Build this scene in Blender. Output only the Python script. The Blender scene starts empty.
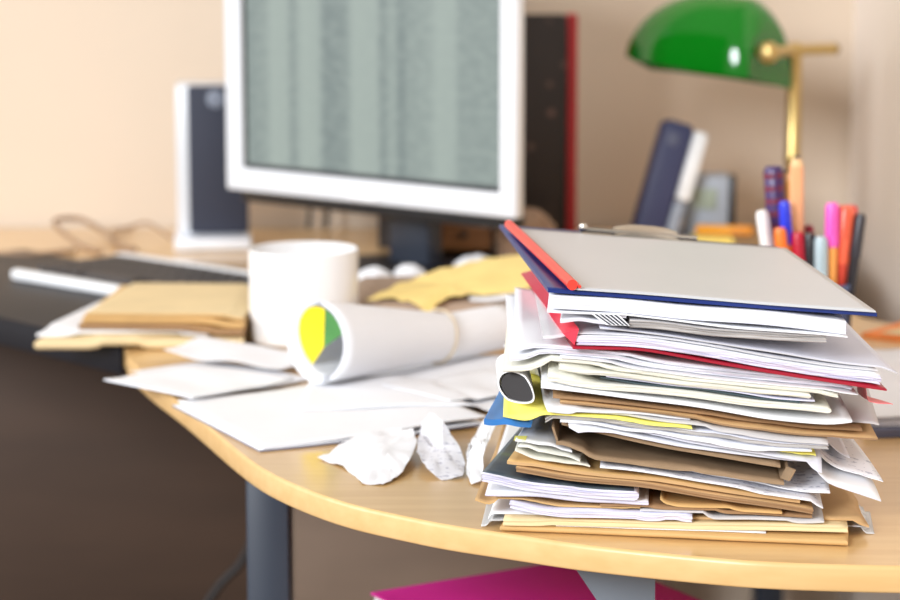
import bpy, bmesh, math, random
import numpy as np
from mathutils import Vector, Matrix, noise as mnoise

C = bpy.context.scene.collection
PI = math.pi
DZ = 0.74                      # height of the desk top above the floor
rng = random.Random(7)

# ------------------------------------------------------------------ materials
MATS = {}
def mat(name, col, rough=0.5, metal=0.0, var=0.06, scale=30.0, spec=0.5, trans=0.0, alpha=1.0, coat=0.0, stretch=(1, 1, 1), bump=0.0, sss=0.0):
    """A procedural material: a base colour with a gentle noise variation."""
    if name in MATS:
        return MATS[name]
    m = bpy.data.materials.new(name)
    m.use_nodes = True
    nt = m.node_tree
    b = nt.nodes['Principled BSDF']
    tc = nt.nodes.new('ShaderNodeTexCoord')
    mp = nt.nodes.new('ShaderNodeMapping')
    mp.inputs['Scale'].default_value = stretch
    nz = nt.nodes.new('ShaderNodeTexNoise')
    nz.inputs['Scale'].default_value = scale
    nz.inputs['Detail'].default_value = 4
    cr = nt.nodes.new('ShaderNodeValToRGB')
    lo = [max(0, c * (1 - var)) for c in col[:3]]
    hi = [min(1, c * (1 + var)) for c in col[:3]]
    cr.color_ramp.elements[0].position = 0.3
    cr.color_ramp.elements[1].position = 0.7
    cr.color_ramp.elements[0].color = (*lo, 1)
    cr.color_ramp.elements[1].color = (*hi, 1)
    L = nt.links.new
    L(tc.outputs['Object'], mp.inputs['Vector'])
    L(mp.outputs['Vector'], nz.inputs['Vector'])
    L(nz.outputs['Fac'], cr.inputs['Fac'])
    L(cr.outputs['Color'], b.inputs['Base Color'])
    if bump:
        bp = nt.nodes.new('ShaderNodeBump')
        bp.inputs['Strength'].default_value = bump
        bp.inputs['Distance'].default_value = 0.002
        L(nz.outputs['Fac'], bp.inputs['Height'])
        L(bp.outputs['Normal'], b.inputs['Normal'])
    b.inputs['Roughness'].default_value = rough
    b.inputs['Metallic'].default_value = metal
    b.inputs['Specular IOR Level'].default_value = spec
    b.inputs['Transmission Weight'].default_value = trans
    b.inputs['Alpha'].default_value = alpha
    b.inputs['Coat Weight'].default_value = coat
    MATS[name] = m
    return m

def srgb(r, g, b):
    f = lambda c: (c / 255 / 12.92) if c / 255 <= 0.04045 else ((c / 255 + 0.055) / 1.055) ** 2.4
    return (f(r), f(g), f(b))

def page_edge(name, col, dark, scale=900.0):
    """The side of a wad of pages: fine horizontal lines."""
    return mat(name, col, rough=0.8, var=dark, scale=6.0, stretch=(1.2, 1.2, scale / 6), spec=0.2)

def printed(name, paper, ink, scale, thresh=0.5):
    """Paper carrying rows of small print."""
    if name in MATS:
        return MATS[name]
    m = bpy.data.materials.new(name); m.use_nodes = True
    nt = m.node_tree; L = nt.links.new; b = nt.nodes['Principled BSDF']
    tc = nt.nodes.new('ShaderNodeTexCoord')
    sp = nt.nodes.new('ShaderNodeSeparateXYZ'); L(tc.outputs['Object'], sp.inputs[0])
    w = nt.nodes.new('ShaderNodeMath'); w.operation = 'MULTIPLY'; w.inputs[1].default_value = 900
    L(sp.outputs['Y'], w.inputs[0])
    s = nt.nodes.new('ShaderNodeMath'); s.operation = 'SINE'; L(w.outputs[0], s.inputs[0])
    g = nt.nodes.new('ShaderNodeMath'); g.operation = 'GREATER_THAN'; g.inputs[1].default_value = 0.2; L(s.outputs[0], g.inputs[0])
    nz = nt.nodes.new('ShaderNodeTexNoise'); nz.inputs['Scale'].default_value = scale; L(tc.outputs['Object'], nz.inputs['Vector'])
    h = nt.nodes.new('ShaderNodeMath'); h.operation = 'GREATER_THAN'; h.inputs[1].default_value = thresh; L(nz.outputs['Fac'], h.inputs[0])
    mu = nt.nodes.new('ShaderNodeMath'); mu.operation = 'MULTIPLY'; L(g.outputs[0], mu.inputs[0]); L(h.outputs[0], mu.inputs[1])
    mx = nt.nodes.new('ShaderNodeMix'); mx.data_type = 'RGBA'
    mx.inputs[6].default_value = (*paper, 1); mx.inputs[7].default_value = (*ink, 1)
    L(mu.outputs[0], mx.inputs[0]); L(mx.outputs[2], b.inputs['Base Color'])
    b.inputs['Roughness'].default_value = 0.7; b.inputs['Specular IOR Level'].default_value = 0.25
    MATS[name] = m
    return m

W_PAPER = mat('paper_white', (0.82, 0.83, 0.865), 0.75, var=0.02, scale=15, spec=0.25)
W_COOL = mat('paper_cool', (0.68, 0.69, 0.78), 0.7, var=0.03, scale=12, spec=0.3)
W_CREAM = mat('paper_cream', (0.75, 0.74, 0.66), 0.75, var=0.03, scale=15, spec=0.25)
W_GREY = mat('paper_grey', (0.56, 0.55, 0.56), 0.75, var=0.04, scale=15, spec=0.25)
W_LILAC = mat('paper_lilac', (0.66, 0.66, 0.82), 0.7, var=0.04, scale=15, spec=0.25)
KRAFT = mat('kraft_brown', srgb(196, 160, 114), 0.7, var=0.10, scale=25, spec=0.25, bump=0.15)
KRAFT_D = mat('kraft_dark', srgb(152, 120, 88), 0.75, var=0.12, scale=25, spec=0.2, bump=0.15)
KRAFT_G = mat('kraft_gold', srgb(204, 166, 110), 0.65, var=0.08, scale=25, spec=0.3, bump=0.15)
KRAFT_GREY = mat('kraft_greyish', srgb(172, 150, 132), 0.75, var=0.08, scale=25, spec=0.2)
MANILA = mat('manila', srgb(226, 203, 158), 0.7, var=0.05, scale=18, spec=0.25)
MANILA_Y = mat('manila_yellow', srgb(242, 216, 140), 0.7, var=0.07, scale=18, spec=0.25)
CARD = mat('cardboard', srgb(150, 126, 100), 0.85, var=0.10, scale=60, spec=0.1, stretch=(1, 1, 4))
CARD_IN = mat('cardboard_inside', srgb(120, 98, 78), 0.9, var=0.10, scale=60, spec=0.1)
YELLOW = mat('paper_yellow', srgb(244, 236, 122), 0.7, var=0.04, scale=14, spec=0.25)
PINK_T = mat('sheet_pink', srgb(226, 120, 124), 0.5, var=0.05, scale=10, spec=0.4)
RED_B = mat('plastic_red', srgb(236, 62, 48), 0.3, var=0.04, scale=8, spec=0.5)
PINKRED = mat('plastic_pinkred', srgb(238, 62, 84), 0.3, var=0.05, scale=8, spec=0.5)
RED_D = mat('cover_red', srgb(158, 14, 42), 0.4, var=0.06, scale=8, spec=0.5)
BLUE = mat('plastic_blue', srgb(15, 42, 112), 0.35, var=0.08, scale=6, spec=0.5)
BLUE_L = mat('plastic_sky_blue', srgb(52, 122, 196), 0.35, var=0.06, scale=6, spec=0.5)
COVER_G = mat('cover_frosted', (0.55, 0.57, 0.60), 0.30, var=0.015, scale=9, spec=0.5)
EDGE_W = page_edge('page_edge_white', (0.68, 0.68, 0.74), 0.26)
EDGE_C = page_edge('page_edge_cream', (0.72, 0.70, 0.61), 0.24)
EDGE_L = page_edge('page_edge_lilac', (0.66, 0.65, 0.78), 0.26)
EDGE_G = page_edge('page_edge_grey', (0.44, 0.42, 0.41), 0.30)
PRINT = printed('printed_page', (0.74, 0.74, 0.79), (0.46, 0.46, 0.54), 190, 0.56)
CLEAR = mat('clear_sleeve', (0.80, 0.84, 0.88), 0.25, var=0.02, scale=10, spec=0.5, alpha=0.62)
STEEL = mat('steel', (0.50, 0.48, 0.44), 0.22, metal=1.0, var=0.05, scale=10)
BRASS = mat('brass', (0.66, 0.49, 0.20), 0.36, metal=1.0, var=0.05, scale=10)
BLACK = mat('plastic_black', (0.012, 0.012, 0.014), 0.35, var=0.1, scale=12)
BLACK_G = mat('plastic_black_gloss', (0.010, 0.011, 0.016), 0.45, var=0.1, scale=12, spec=0.18)
NAVY = mat('plastic_navy', srgb(58, 64, 100), 0.5, var=0.05, scale=12)
SILVER = mat('plastic_silver', (0.70, 0.72, 0.76), 0.35, var=0.02, scale=10)
WHITE_P = mat('plastic_white', (0.84, 0.85, 0.87), 0.4, var=0.02, scale=10)
GREY_P = mat('plastic_grey', srgb(120, 126, 136), 0.5, var=0.05, scale=10)
PORCELAIN = mat('porcelain', (0.80, 0.80, 0.81), 0.12, var=0.01, scale=6, coat=0.4)

# ------------------------------------------------------------------ objects
def link(o, parent=None):
    C.objects.link(o)
    if parent is not None:
        o.parent = parent
    return o

def tag(o, label, cat, group=None):
    o['label'] = label; o['category'] = cat
    if group: o['group'] = group
    return o

def thing(name, label, cat, loc=(0, 0, 0), group=None):
    o = bpy.data.objects.new(name, None)
    o.empty_display_size = 0.03
    o.location = loc
    link(o)
    return tag(o, label, cat, group)

def mesh_obj(name, verts, faces, mats, parent=None, smooth=False, midx=None, origin=None):
    """One mesh object; verts are given in world space, its origin is put at its thing's base."""
    vs = np.array(verts, dtype=float)
    if parent is not None:
        off = np.array(parent.matrix_basis.translation)
        p = parent.parent
        while p is not None:
            off = off + np.array(p.matrix_basis.translation); p = p.parent
    else:
        off = np.array(origin) if origin is not None else np.array([vs[:, 0].mean(), vs[:, 1].mean(), vs[:, 2].min()])
    me = bpy.data.meshes.new(name)
    me.from_pydata((vs - off).tolist(), [], faces)
    for m in (mats if isinstance(mats, (list, tuple)) else [mats]):
        me.materials.append(m)
    if midx is not None:
        me.polygons.foreach_set('material_index', midx)
    if smooth:
        me.polygons.foreach_set('use_smooth', [True] * len(me.polygons))
    bm = bmesh.new(); bm.from_mesh(me); bmesh.ops.recalc_face_normals(bm, faces=bm.faces); bm.to_mesh(me); bm.free()
    me.update()
    o = bpy.data.objects.new(name, me)
    if parent is None: o.location = off
    return link(o, parent)

def bm_obj(name, bm, m, parent=None, smooth=False):
    bm.verts.index_update()
    vs = [v.co[:] for v in bm.verts]
    fs = [[v.index for v in f.verts] for f in bm.faces]
    bm.free()
    return mesh_obj(name, vs, fs, m, parent, smooth)

def auto_smooth(o, ang=40):
    """Smooth faces, sharp where the surface turns by more than ang."""
    me = o.data
    bm = bmesh.new(); bm.from_mesh(me)
    for f in bm.faces: f.smooth = True
    for e in bm.edges:
        e.smooth = not (len(e.link_faces) == 2 and e.calc_face_angle(0) > math.radians(ang))
    bm.to_mesh(me); bm.free()
    return o

def rbox(name, c, size, m, parent=None, rot=None, bev=0.002, seg=2):
    """A box with rounded edges: centre c, full size, rotation matrix or angle about z."""
    bm = bmesh.new()
    bmesh.ops.create_cube(bm, size=1)
    for v in bm.verts: v.co = Vector((v.co.x * size[0], v.co.y * size[1], v.co.z * size[2]))
    if bev: bmesh.ops.bevel(bm, geom=bm.edges[:], offset=bev, segments=seg, profile=0.5, affect='EDGES')
    R = Matrix.Identity(3) if rot is None else (Matrix.Rotation(rot, 3, 'Z') if isinstance(rot, (int, float)) else rot)
    for v in bm.verts: v.co = R @ v.co + Vector(c)
    return auto_smooth(bm_obj(name, bm, m, parent), 40)

def lathe(name, prof, c, m, parent=None, n=40, axis=None, ang=40):
    """Profile (r, h) turned about an axis through c (default z)."""
    R = Matrix.Identity(3)
    if axis is not None:
        R = Vector((0, 0, 1)).rotation_difference(Vector(axis).normalized()).to_matrix()
    vs, fs, rings = [], [], []
    for r, h in prof:
        if r < 1e-7:
            vs.append((R @ Vector((0, 0, h)) + Vector(c))[:]); rings.append([len(vs) - 1])
        else:
            ids = []
            for k in range(n):
                a = 2 * PI * k / n
                vs.append((R @ Vector((r * math.cos(a), r * math.sin(a), h)) + Vector(c))[:]); ids.append(len(vs) - 1)
            rings.append(ids)
    for a, b in zip(rings, rings[1:]):
        for k in range(n):
            k2 = (k + 1) % n
            if len(a) == 1 and len(b) == 1: continue
            if len(a) == 1: fs.append([a[0], b[k], b[k2]])
            elif len(b) == 1: fs.append([a[k], a[k2], b[0]])
            else: fs.append([a[k], a[k2], b[k2], b[k]])
    return auto_smooth(mesh_obj(name, vs, fs, m, parent), ang)

def tube_data(pts, r, n=10, closed=False):
    P = [Vector(p) for p in pts]; N = len(P)
    vs, fs = [], []
    up = None
    for i, p in enumerate(P):
        t = (P[(i + 1) % N] - P[i - 1]) if closed else (P[min(i + 1, N - 1)] - P[max(i - 1, 0)])
        t.normalize()
        if up is None: up = t.orthogonal().normalized()
        up = (up - t * up.dot(t)).normalized()
        s = t.cross(up)
        rr = r[i] if isinstance(r, (list, tuple)) else r
        for k in range(n):
            a = 2 * PI * k / n
            vs.append((p + up * rr * math.cos(a) + s * rr * math.sin(a))[:])
    for i in range(N if closed else N - 1):
        a, b = i * n, ((i + 1) % N) * n
        for k in range(n):
            fs.append([a + k, a + (k + 1) % n, b + (k + 1) % n, b + k])
    if not closed:
        fs.append(list(range(n))[::-1]); fs.append([(N - 1) * n + k for k in range(n)])
    return vs, fs

def tube(name, pts, r, m, parent=None, n=10, closed=False):
    vs, fs = tube_data(pts, r, n, closed)
    return auto_smooth(mesh_obj(name, vs, fs, m, parent), 50)

def spline(pts, per=8):
    """Catmull-Rom through the points."""
    P = [Vector(p) for p in pts]; out = []
    for i in range(len(P) - 1):
        p0, p1, p2, p3 = P[max(i - 1, 0)], P[i], P[i + 1], P[min(i + 2, len(P) - 1)]
        for k in range(per):
            t = k / per
            out.append((0.5 * ((2 * p1) + (p2 - p0) * t + (2 * p0 - 5 * p1 + 4 * p2 - p3) * t * t + (3 * p1 - p0 - 3 * p2 + p3) * t ** 3))[:])
    out.append(P[-1][:])
    return out

def prism(name, poly, z0, z1, m, parent=None, bev=0.0, seg=3):
    """A flat slab: polygon in plan between two heights."""
    bm = bmesh.new()
    lo = [bm.verts.new((x, y, z0)) for x, y in poly]
    f = bm.faces.new(lo)
    r = bmesh.ops.extrude_face_region(bm, geom=[f])
    for v in r['geom']:
        if isinstance(v, bmesh.types.BMVert): v.co.z = z1
    if bev:
        es = [e for e in bm.edges if abs(e.verts[0].co.z - e.verts[1].co.z) < 1e-6]
        bmesh.ops.bevel(bm, geom=es, offset=bev, segments=seg, profile=0.5, affect='EDGES')
    return auto_smooth(bm_obj(name, bm, m, parent), 30)

# ------------------------------------------------------------------ paper: every sheet is laid on what lies below it
HX0, HX1, HY0, HY1, HS = -0.75, 0.60, 1.45, 2.85, 0.0025
HNX, HNY = int((HX1 - HX0) / HS), int((HY1 - HY0) / HS)
HM = np.zeros((HNX, HNY))      # height of the pile above the desk, everywhere

def hm_cells(x, y):
    return (np.clip(((x - HX0) / HS).astype(int), 0, HNX - 1), np.clip(((y - HY0) / HS).astype(int), 0, HNY - 1))

def hm_support(x, y):
    i, j = hm_cells(x, y)
    s = np.zeros_like(x)
    for a in range(-3, 4):
        for b in range(-3, 4):
            h = HM[np.clip(i + a, 0, HNX - 1), np.clip(j + b, 0, HNY - 1)]
            s = np.maximum(s, h + 0.085 * a * HS * np.clip((h - 0.05) / 0.05, 0, 1))   # the upper layers slope gently down to the right
    return s

def sheet(name, front, yl, yr, depth, mats, t=0.0003, sl=0.0, sr=0.0, back=None, stiff=False, wave=0.0006, pages=0.0, fold='', parent=None, label=None, cat=None,
          group=None, curl=1.0, seed=None, soft=2, nu=36, nv=30, update=True, clear=0.00045, edge_in=0.0, blend=1.0):
    """A sheet, envelope or wad of pages. front: (x, z) along its near edge from left to right; yl, yr: how far away the two near corners lie;
    depth: its length away from the viewer; sl, sr: sideways shift of the far corners; back: heights of the far corners."""
    rs = np.random.RandomState(seed if seed is not None else (sum(map(ord, (label or name))) % 9999))
    fx = np.array([p[0] for p in front]); fz = np.array([p[1] for p in front])
    x0, x1 = fx[0], fx[-1]
    u = np.linspace(0, 1, nu); w = np.linspace(0, 1, nv)
    xs = x0 + u * (x1 - x0)
    zf = np.interp(xs, fx, fz)
    for _ in range(2): zf[1:-1] = (zf[:-2] + 2 * zf[1:-1] + zf[2:]) / 4
    ang = -math.atan2(yr - yl, x1 - x0)
    if back is None:
        k = np.polyfit(u, zf, 1); zb = np.clip(k[1] + k[0] * u, max(0, zf.min()), None)
    else:
        zb = back[0] + (back[1] - back[0]) * u
    U, Wg = np.meshgrid(u, w, indexing='ij')
    bl = (x0 + sl + depth * math.sin(ang), yl + depth * math.cos(ang)); br = (x1 + sr + depth * math.sin(ang), yr + depth * math.cos(ang))
    X = (1 - Wg) * (x0 + U * (x1 - x0)) + Wg * (bl[0] + U * (br[0] - bl[0]))
    Y = (1 - Wg) * (yl + U * (yr - yl)) + Wg * (bl[1] + U * (br[1] - bl[1]))
    Bw = Wg ** blend
    Z = (1 - Bw) * zf[:, None] + Bw * zb[:, None]
    ph = rs.uniform(0, 6.28, 4)
    Z = Z + wave * (np.sin(U * 7 + Wg * 3 + ph[0]) + np.sin(U * 13 - Wg * 5 + ph[1]) * 0.6)
    Y = Y + 0.0006 * np.sin(U * 9 + ph[2]) * (1 - Wg)
    S = hm_support(X, Y) + clear
    raise_front = float(np.mean(np.maximum(0, S[:, 0] - Z[:, 0])))
    if stiff:
        Z = Z + max(0.0, float(np.max(S - Z)))
        STIFF.append((name, round(float(np.max(S - Z)) * 1000, 2), round(float(Z[:, 0].mean()) * 1000, 1)))
    Z = np.maximum(Z, S)
    for _ in range(0 if stiff else soft):
        Zs = Z.copy()
        Zs[1:-1] = (Z[:-2] + 2 * Z[1:-1] + Z[2:]) / 4
        Zs[:, 1:-1] = (Zs[:, :-2] + 2 * Zs[:, 1:-1] + Zs[:, 2:]) / 4
        Z = np.maximum(Zs, S)
    T = Z + t
    if update:
        ui = np.linspace(0, nu - 1.001, nu * 6); wi = np.linspace(0, nv - 1.001, nv * 6)
        def up(A):
            a0 = ui.astype(int); fa = (ui - a0)[:, None]; b0 = wi.astype(int); fb = (wi - b0)[None, :]
            R = A[a0] * (1 - fa) + A[a0 + 1] * fa
            return R[:, b0] * (1 - fb) + R[:, b0 + 1] * fb
        i, j = hm_cells(up(X), up(Y))
        np.maximum.at(HM, (i.ravel(), j.ravel()), up(T).ravel())
    # mesh: bottom grid, rim rings, top grid
    vs, fs, mi = [], [], []
    idb = np.arange(nu * nv).reshape(nu, nv)
    for a in range(nu):
        for b in range(nv): vs.append((X[a, b], Y[a, b], Z[a, b] + DZ))
    idt = idb + len(vs)
    for a in range(nu):
        for b in range(nv): vs.append((X[a, b], Y[a, b], T[a, b] + DZ))
    for a in range(nu - 1):
        for b in range(nv - 1):
            fs.append([idt[a, b], idt[a + 1, b], idt[a + 1, b + 1], idt[a, b + 1]]); mi.append(0)
            fs.append([idb[a, b], idb[a, b + 1], idb[a + 1, b + 1], idb[a + 1, b]]); mi.append(2)
    loop = [(a, 0) for a in range(nu - 1)] + [(nu - 1, b) for b in range(nv - 1)] + [(a, nv - 1) for a in range(nu - 1, 0, -1)] + [(0, b) for b in range(nv - 1, 0, -1)]
    rings = [[idb[a, b] for a, b in loop]]
    K = 0 if t < 0.0012 else max(2, int(t / 0.0007))
    ux = Vector((x1 - x0, yr - yl, 0)).normalized(); uy = Vector((-ux.y, ux.x, 0))
    for k in range(1, K):
        h = k / K
        jit = rs.normal(0, pages) if pages else 0.0
        ring = []
        for a, b in loop:
            d = Vector((0, 0, 0))
            rnd = t * 0.5 * math.sqrt(max(0, 1 - (2 * h - 1) ** 2))
            loc = jit + (pages * 0.6 * math.sin(a * 0.4 + k * 2.3) if pages else 0)
            if a == 0: d -= ux * (rnd if 'L' in fold else loc)
            if a == nu - 1: d += ux * (rnd if 'R' in fold else loc)
            if b == 0: d -= uy * (rnd if 'F' in fold else loc)
            if b == nv - 1: d += uy * loc
            vs.append((X[a, b] + d.x, Y[a, b] + d.y, Z[a, b] + t * h + DZ)); ring.append(len(vs) - 1)
        rings.append(ring)
    rings.append([idt[a, b] for a, b in loop])
    n = len(loop)
    for ra, rb in zip(rings, rings[1:]):
        for k in range(n):
            fs.append([ra[k], ra[(k + 1) % n], rb[(k + 1) % n], rb[k]]); mi.append(1)
    ml = list(mats) if isinstance(mats, (list, tuple)) else [mats]
    while len(ml) < 3: ml.append(ml[0] if len(ml) == 2 else ml[-1])
    o = mesh_obj(name, vs, fs, ml, parent, False, mi)
    for p in o.data.polygons: p.use_smooth = p.material_index != 1
    if label: tag(o, label, cat, group)
    RAISED.append((name, (label or '')[:40], round(raise_front * 1000, 1), round(float(T[:, 0].mean()) * 1000, 1)))
    o['_z'] = 0
    del o['_z']
    SURF[name] = (X, Y, Z, T)
    return o
RAISED, SURF, STIFF = [], {}, []

def scrap(name, pts, m, label=None, cat=None, parent=None, t=0.0003, rough=0.004, seed=1, group=None, cuts=4, centre=None, fit=True):
    """A torn, creased piece of paper: outline of (x, y, z), creased inside, real thickness."""
    bm = bmesh.new()
    vs = [bm.verts.new((x, y, z)) for x, y, z in pts]
    c = bm.verts.new(centre if centre else (sum(p[0] for p in pts) / len(pts), sum(p[1] for p in pts) / len(pts), sum(p[2] for p in pts) / len(pts) + rough))
    for a, b in zip(vs, vs[1:] + vs[:1]): bm.faces.new((a, b, c))
    bmesh.ops.subdivide_edges(bm, edges=bm.edges[:], cuts=cuts, use_grid_fill=True, smooth=0.25)
    bmesh.ops.triangulate(bm, faces=bm.faces[:])
    bm.normal_update()
    if sum(f.normal.z for f in bm.faces) < 0:
        bmesh.ops.reverse_faces(bm, faces=bm.faces[:])
    for v in bm.verts:
        d = mnoise.noise(Vector((v.co.x * 42 + seed, v.co.y * 42, v.co.z * 42))) + 0.5 * mnoise.noise(Vector((v.co.x * 110, v.co.y * 110 + seed, 3)))
        v.co.z += rough * d
        v.co.x += rough * 0.35 * mnoise.noise(Vector((v.co.x * 140, v.co.y * 140, seed)))
        v.co.y += rough * 0.35 * mnoise.noise(Vector((v.co.y * 140, v.co.x * 140, seed + 9)))
    if fit:
        X = np.array([v.co.x for v in bm.verts]); Y = np.array([v.co.y for v in bm.verts])
        S = hm_support(X, Y)
        for v, s in zip(bm.verts, S): v.co.z = max(v.co.z, s + 0.0004)
    bm.normal_update()
    bm.verts.index_update()
    base = [v.co.copy() for v in bm.verts]; nr = [v.normal.copy() for v in bm.verts]
    fs = [[v.index for v in f.verts] for f in bm.faces]
    be = [(e.verts[0].index, e.verts[1].index) for e in bm.edges if len(e.link_faces) == 1]
    bm.free()
    n = len(base)
    V = [(p.x, p.y, p.z + DZ) for p in base] + [((p + q * t).x, (p + q * t).y, (p + q * t).z + DZ) for p, q in zip(base, nr)]
    F = [f[::-1] for f in fs] + [[i + n for i in f] for f in fs] + [[a, b, b + n, a + n] for a, b in be]
    if fit:
        i, j = hm_cells(X, Y)
        np.maximum.at(HM, (i, j), np.array([v[2] - DZ for v in V[n:]]))
    o = mesh_obj(name, V, F, m, parent)
    auto_smooth(o, 28)
    if label: tag(o, label, cat, group)
    return o
def photo_cover():
    m = bpy.data.materials.new('cover_photo'); m.use_nodes = True
    nt = m.node_tree; L = nt.links.new; b = nt.nodes['Principled BSDF']
    tc = nt.nodes.new('ShaderNodeTexCoord')
    nz = nt.nodes.new('ShaderNodeTexNoise'); nz.inputs['Scale'].default_value = 22; nz.inputs['Detail'].default_value = 5
    L(tc.outputs['Object'], nz.inputs['Vector'])
    cr = nt.nodes.new('ShaderNodeValToRGB'); L(nz.outputs['Fac'], cr.inputs['Fac'])
    e = cr.color_ramp.elements
    e[0].position = 0.38; e[0].color = (*srgb(58, 68, 84), 1)
    e[1].position = 0.68; e[1].color = (*srgb(128, 150, 84), 1)
    k = e.new(0.5); k.color = (*srgb(88, 100, 110), 1)
    L(cr.outputs['Color'], b.inputs['Base Color']); b.inputs['Roughness'].default_value = 0.3
    return m
COVER_PHOTO = photo_cover()
COVER_CLEAR = mat('cover_clear', (0.80, 0.80, 0.84), 0.22, var=0.03, scale=40, spec=0.5, alpha=0.75)
DARKGREEN = mat('cover_dark_green', srgb(62, 78, 82), 0.4, var=0.1, scale=20)

def hm_box(x0, x1, y0, y1, z):
    i0, j0 = hm_cells(np.array([x0]), np.array([y0])); i1, j1 = hm_cells(np.array([x1]), np.array([y1]))
    HM[i0[0]:i1[0] + 1, j0[0]:j1[0] + 1] = np.maximum(HM[i0[0]:i1[0] + 1, j0[0]:j1[0] + 1], z)

def hm_path(pts, r, lift=0.0):
    for k in range(len(pts) - 1):
        a, b = Vector(pts[k]), Vector(pts[k + 1])
        for q in range(12):
            p = a.lerp(b, q / 11)
            hm_box(p.x - r, p.x + r, p.y - r * 0.5, p.y + r * 0.5, p.z + lift)
# ------------------------------------------------------------------ the room
def structure(o):
    o['kind'] = 'structure'; return o
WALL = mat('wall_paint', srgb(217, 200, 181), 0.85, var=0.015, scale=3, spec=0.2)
FLOOR_M = mat('floor_boards', srgb(92, 66, 48), 0.5, var=0.2, scale=5, stretch=(1, 14, 1))
structure(rbox('floor', (0.0, 1.4, -0.02), (6.0, 5.0, 0.04), FLOOR_M, bev=0))
structure(rbox('wall_back', (-0.7, 3.31, 1.4), (6.0, 0.12, 2.8), WALL, bev=0))
WALL_R = mat('wall_paint_lit', srgb(236, 224, 212), 0.85, var=0.015, scale=3, spec=0.2)  # the back wall's paint, lightened to paint in the window light falling here
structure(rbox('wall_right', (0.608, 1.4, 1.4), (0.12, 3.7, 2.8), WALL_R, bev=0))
structure(rbox('baseboard_back', (-0.7, 3.243, 0.05), (2.52, 0.014, 0.10), mat('trim_paint', srgb(225, 214, 200), 0.5), bev=0.002))

# ------------------------------------------------------------------ the desk
def wood(name, c1, c2, rough, coat):
    m = bpy.data.materials.new(name); m.use_nodes = True
    nt = m.node_tree; L = nt.links.new; b = nt.nodes['Principled BSDF']
    tc = nt.nodes.new('ShaderNodeTexCoord'); mp = nt.nodes.new('ShaderNodeMapping')
    mp.inputs['Scale'].default_value = (3, 42, 42)
    nz = nt.nodes.new('ShaderNodeTexNoise'); nz.inputs['Scale'].default_value = 2.2; nz.inputs['Detail'].default_value = 7
    cr = nt.nodes.new('ShaderNodeValToRGB')
    cr.color_ramp.elements[0].position = 0.3; cr.color_ramp.elements[0].color = (*c1, 1)
    cr.color_ramp.elements[1].position = 0.7; cr.color_ramp.elements[1].color = (*c2, 1)
    L(tc.outputs['Object'], mp.inputs['Vector']); L(mp.outputs['Vector'], nz.inputs['Vector'])
    L(nz.outputs['Fac'], cr.inputs['Fac']); L(cr.outputs['Color'], b.inputs['Base Color'])
    b.inputs['Roughness'].default_value = rough; b.inputs['Coat Weight'].default_value = coat; b.inputs['Coat Roughness'].default_value = 0.16
    return m
BEECH = wood('beech_veneer', srgb(210, 168, 110), srgb(222, 184, 126), 0.30, 0.6)
BEECH_E = wood('beech_edge', srgb(214, 174, 116), srgb(224, 186, 130), 0.4, 0.15)
edge = spline([(-0.3127, 2.2661, 0), (-0.2791, 2.1602, 0), (-0.2359, 2.046, 0), (-0.2064, 1.9628, 0), (-0.1693, 1.8567, 0), (-0.1409, 1.7875, 0), (-0.1062, 1.728, 0),
               (-0.0720, 1.684, 0), (-0.0357, 1.6515, 0), (0.0000, 1.6240, 0), (0.0463, 1.5970, 0), (0.0705, 1.5825, 0), (0.1029, 1.5660, 0), (0.1669, 1.5405, 0), (0.2166, 1.5265, 0), (0.2961, 1.5179, 0), (0.38, 1.5170, 0), (0.50, 1.525, 0)], 5)
front = [(p[0], p[1]) for p in edge]
left = [(-1.30, 3.00), (-1.30, 2.99), (-0.95, 2.94), (-0.7745, 2.825), (-0.60, 2.6297), (-0.45, 2.4617), (-0.3215, 2.3178)]
desk = thing('corner_desk', 'light beech corner desk with curved front edge and dark metal legs', 'desk', (0.0, 2.2, 0.0))
core = [(0.4880, 3.240), (-1.30, 3.240)] + left[1:]
right = spline([(0.49, 2.10, 0), (0.4895, 2.30, 0), (0.487, 2.40, 0), (0.474, 2.452, 0), (0.450, 2.478, 0), (0.436, 2.51, 0), (0.437, 2.58, 0), (0.448, 2.70, 0), (0.470, 2.82, 0), (0.487, 2.89, 0), (0.488, 2.98, 0)], 4)
fr_ = [p for p in front if p[0] < 0.49]
def inset(k, d):
    a = Vector(fr_[max(k - 1, 0)]); b = Vector(fr_[min(k + 1, len(fr_) - 1)])
    t = (b - a).normalized()
    return (fr_[k][0] - t.y * d, fr_[k][1] + t.x * d)
prism('desktop', core + [inset(k, 0.0022) for k in range(len(fr_))] + [(p[0], p[1]) for p in right], DZ - 0.0185, DZ, BEECH, desk)
rbox('shade_panel', (0.042, 3.10, 0.40), (0.508, 0.018, 0.60), mat('shade_taupe', srgb(126, 106, 90), 0.6, var=0.08, scale=4, stretch=(1, 1, 6)), desk, bev=0.002)  # added board, its taupe paints in the fainter shade under the desk
rbox('shade_panel', (-0.758, 3.10, 0.40), (1.084, 0.018, 0.60), mat('shade_brown', srgb(70, 51, 38), 0.6, var=0.12, scale=4, stretch=(1, 1, 6)), desk, bev=0.002)  # added dark board standing in for the deep shade on the wall
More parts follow.
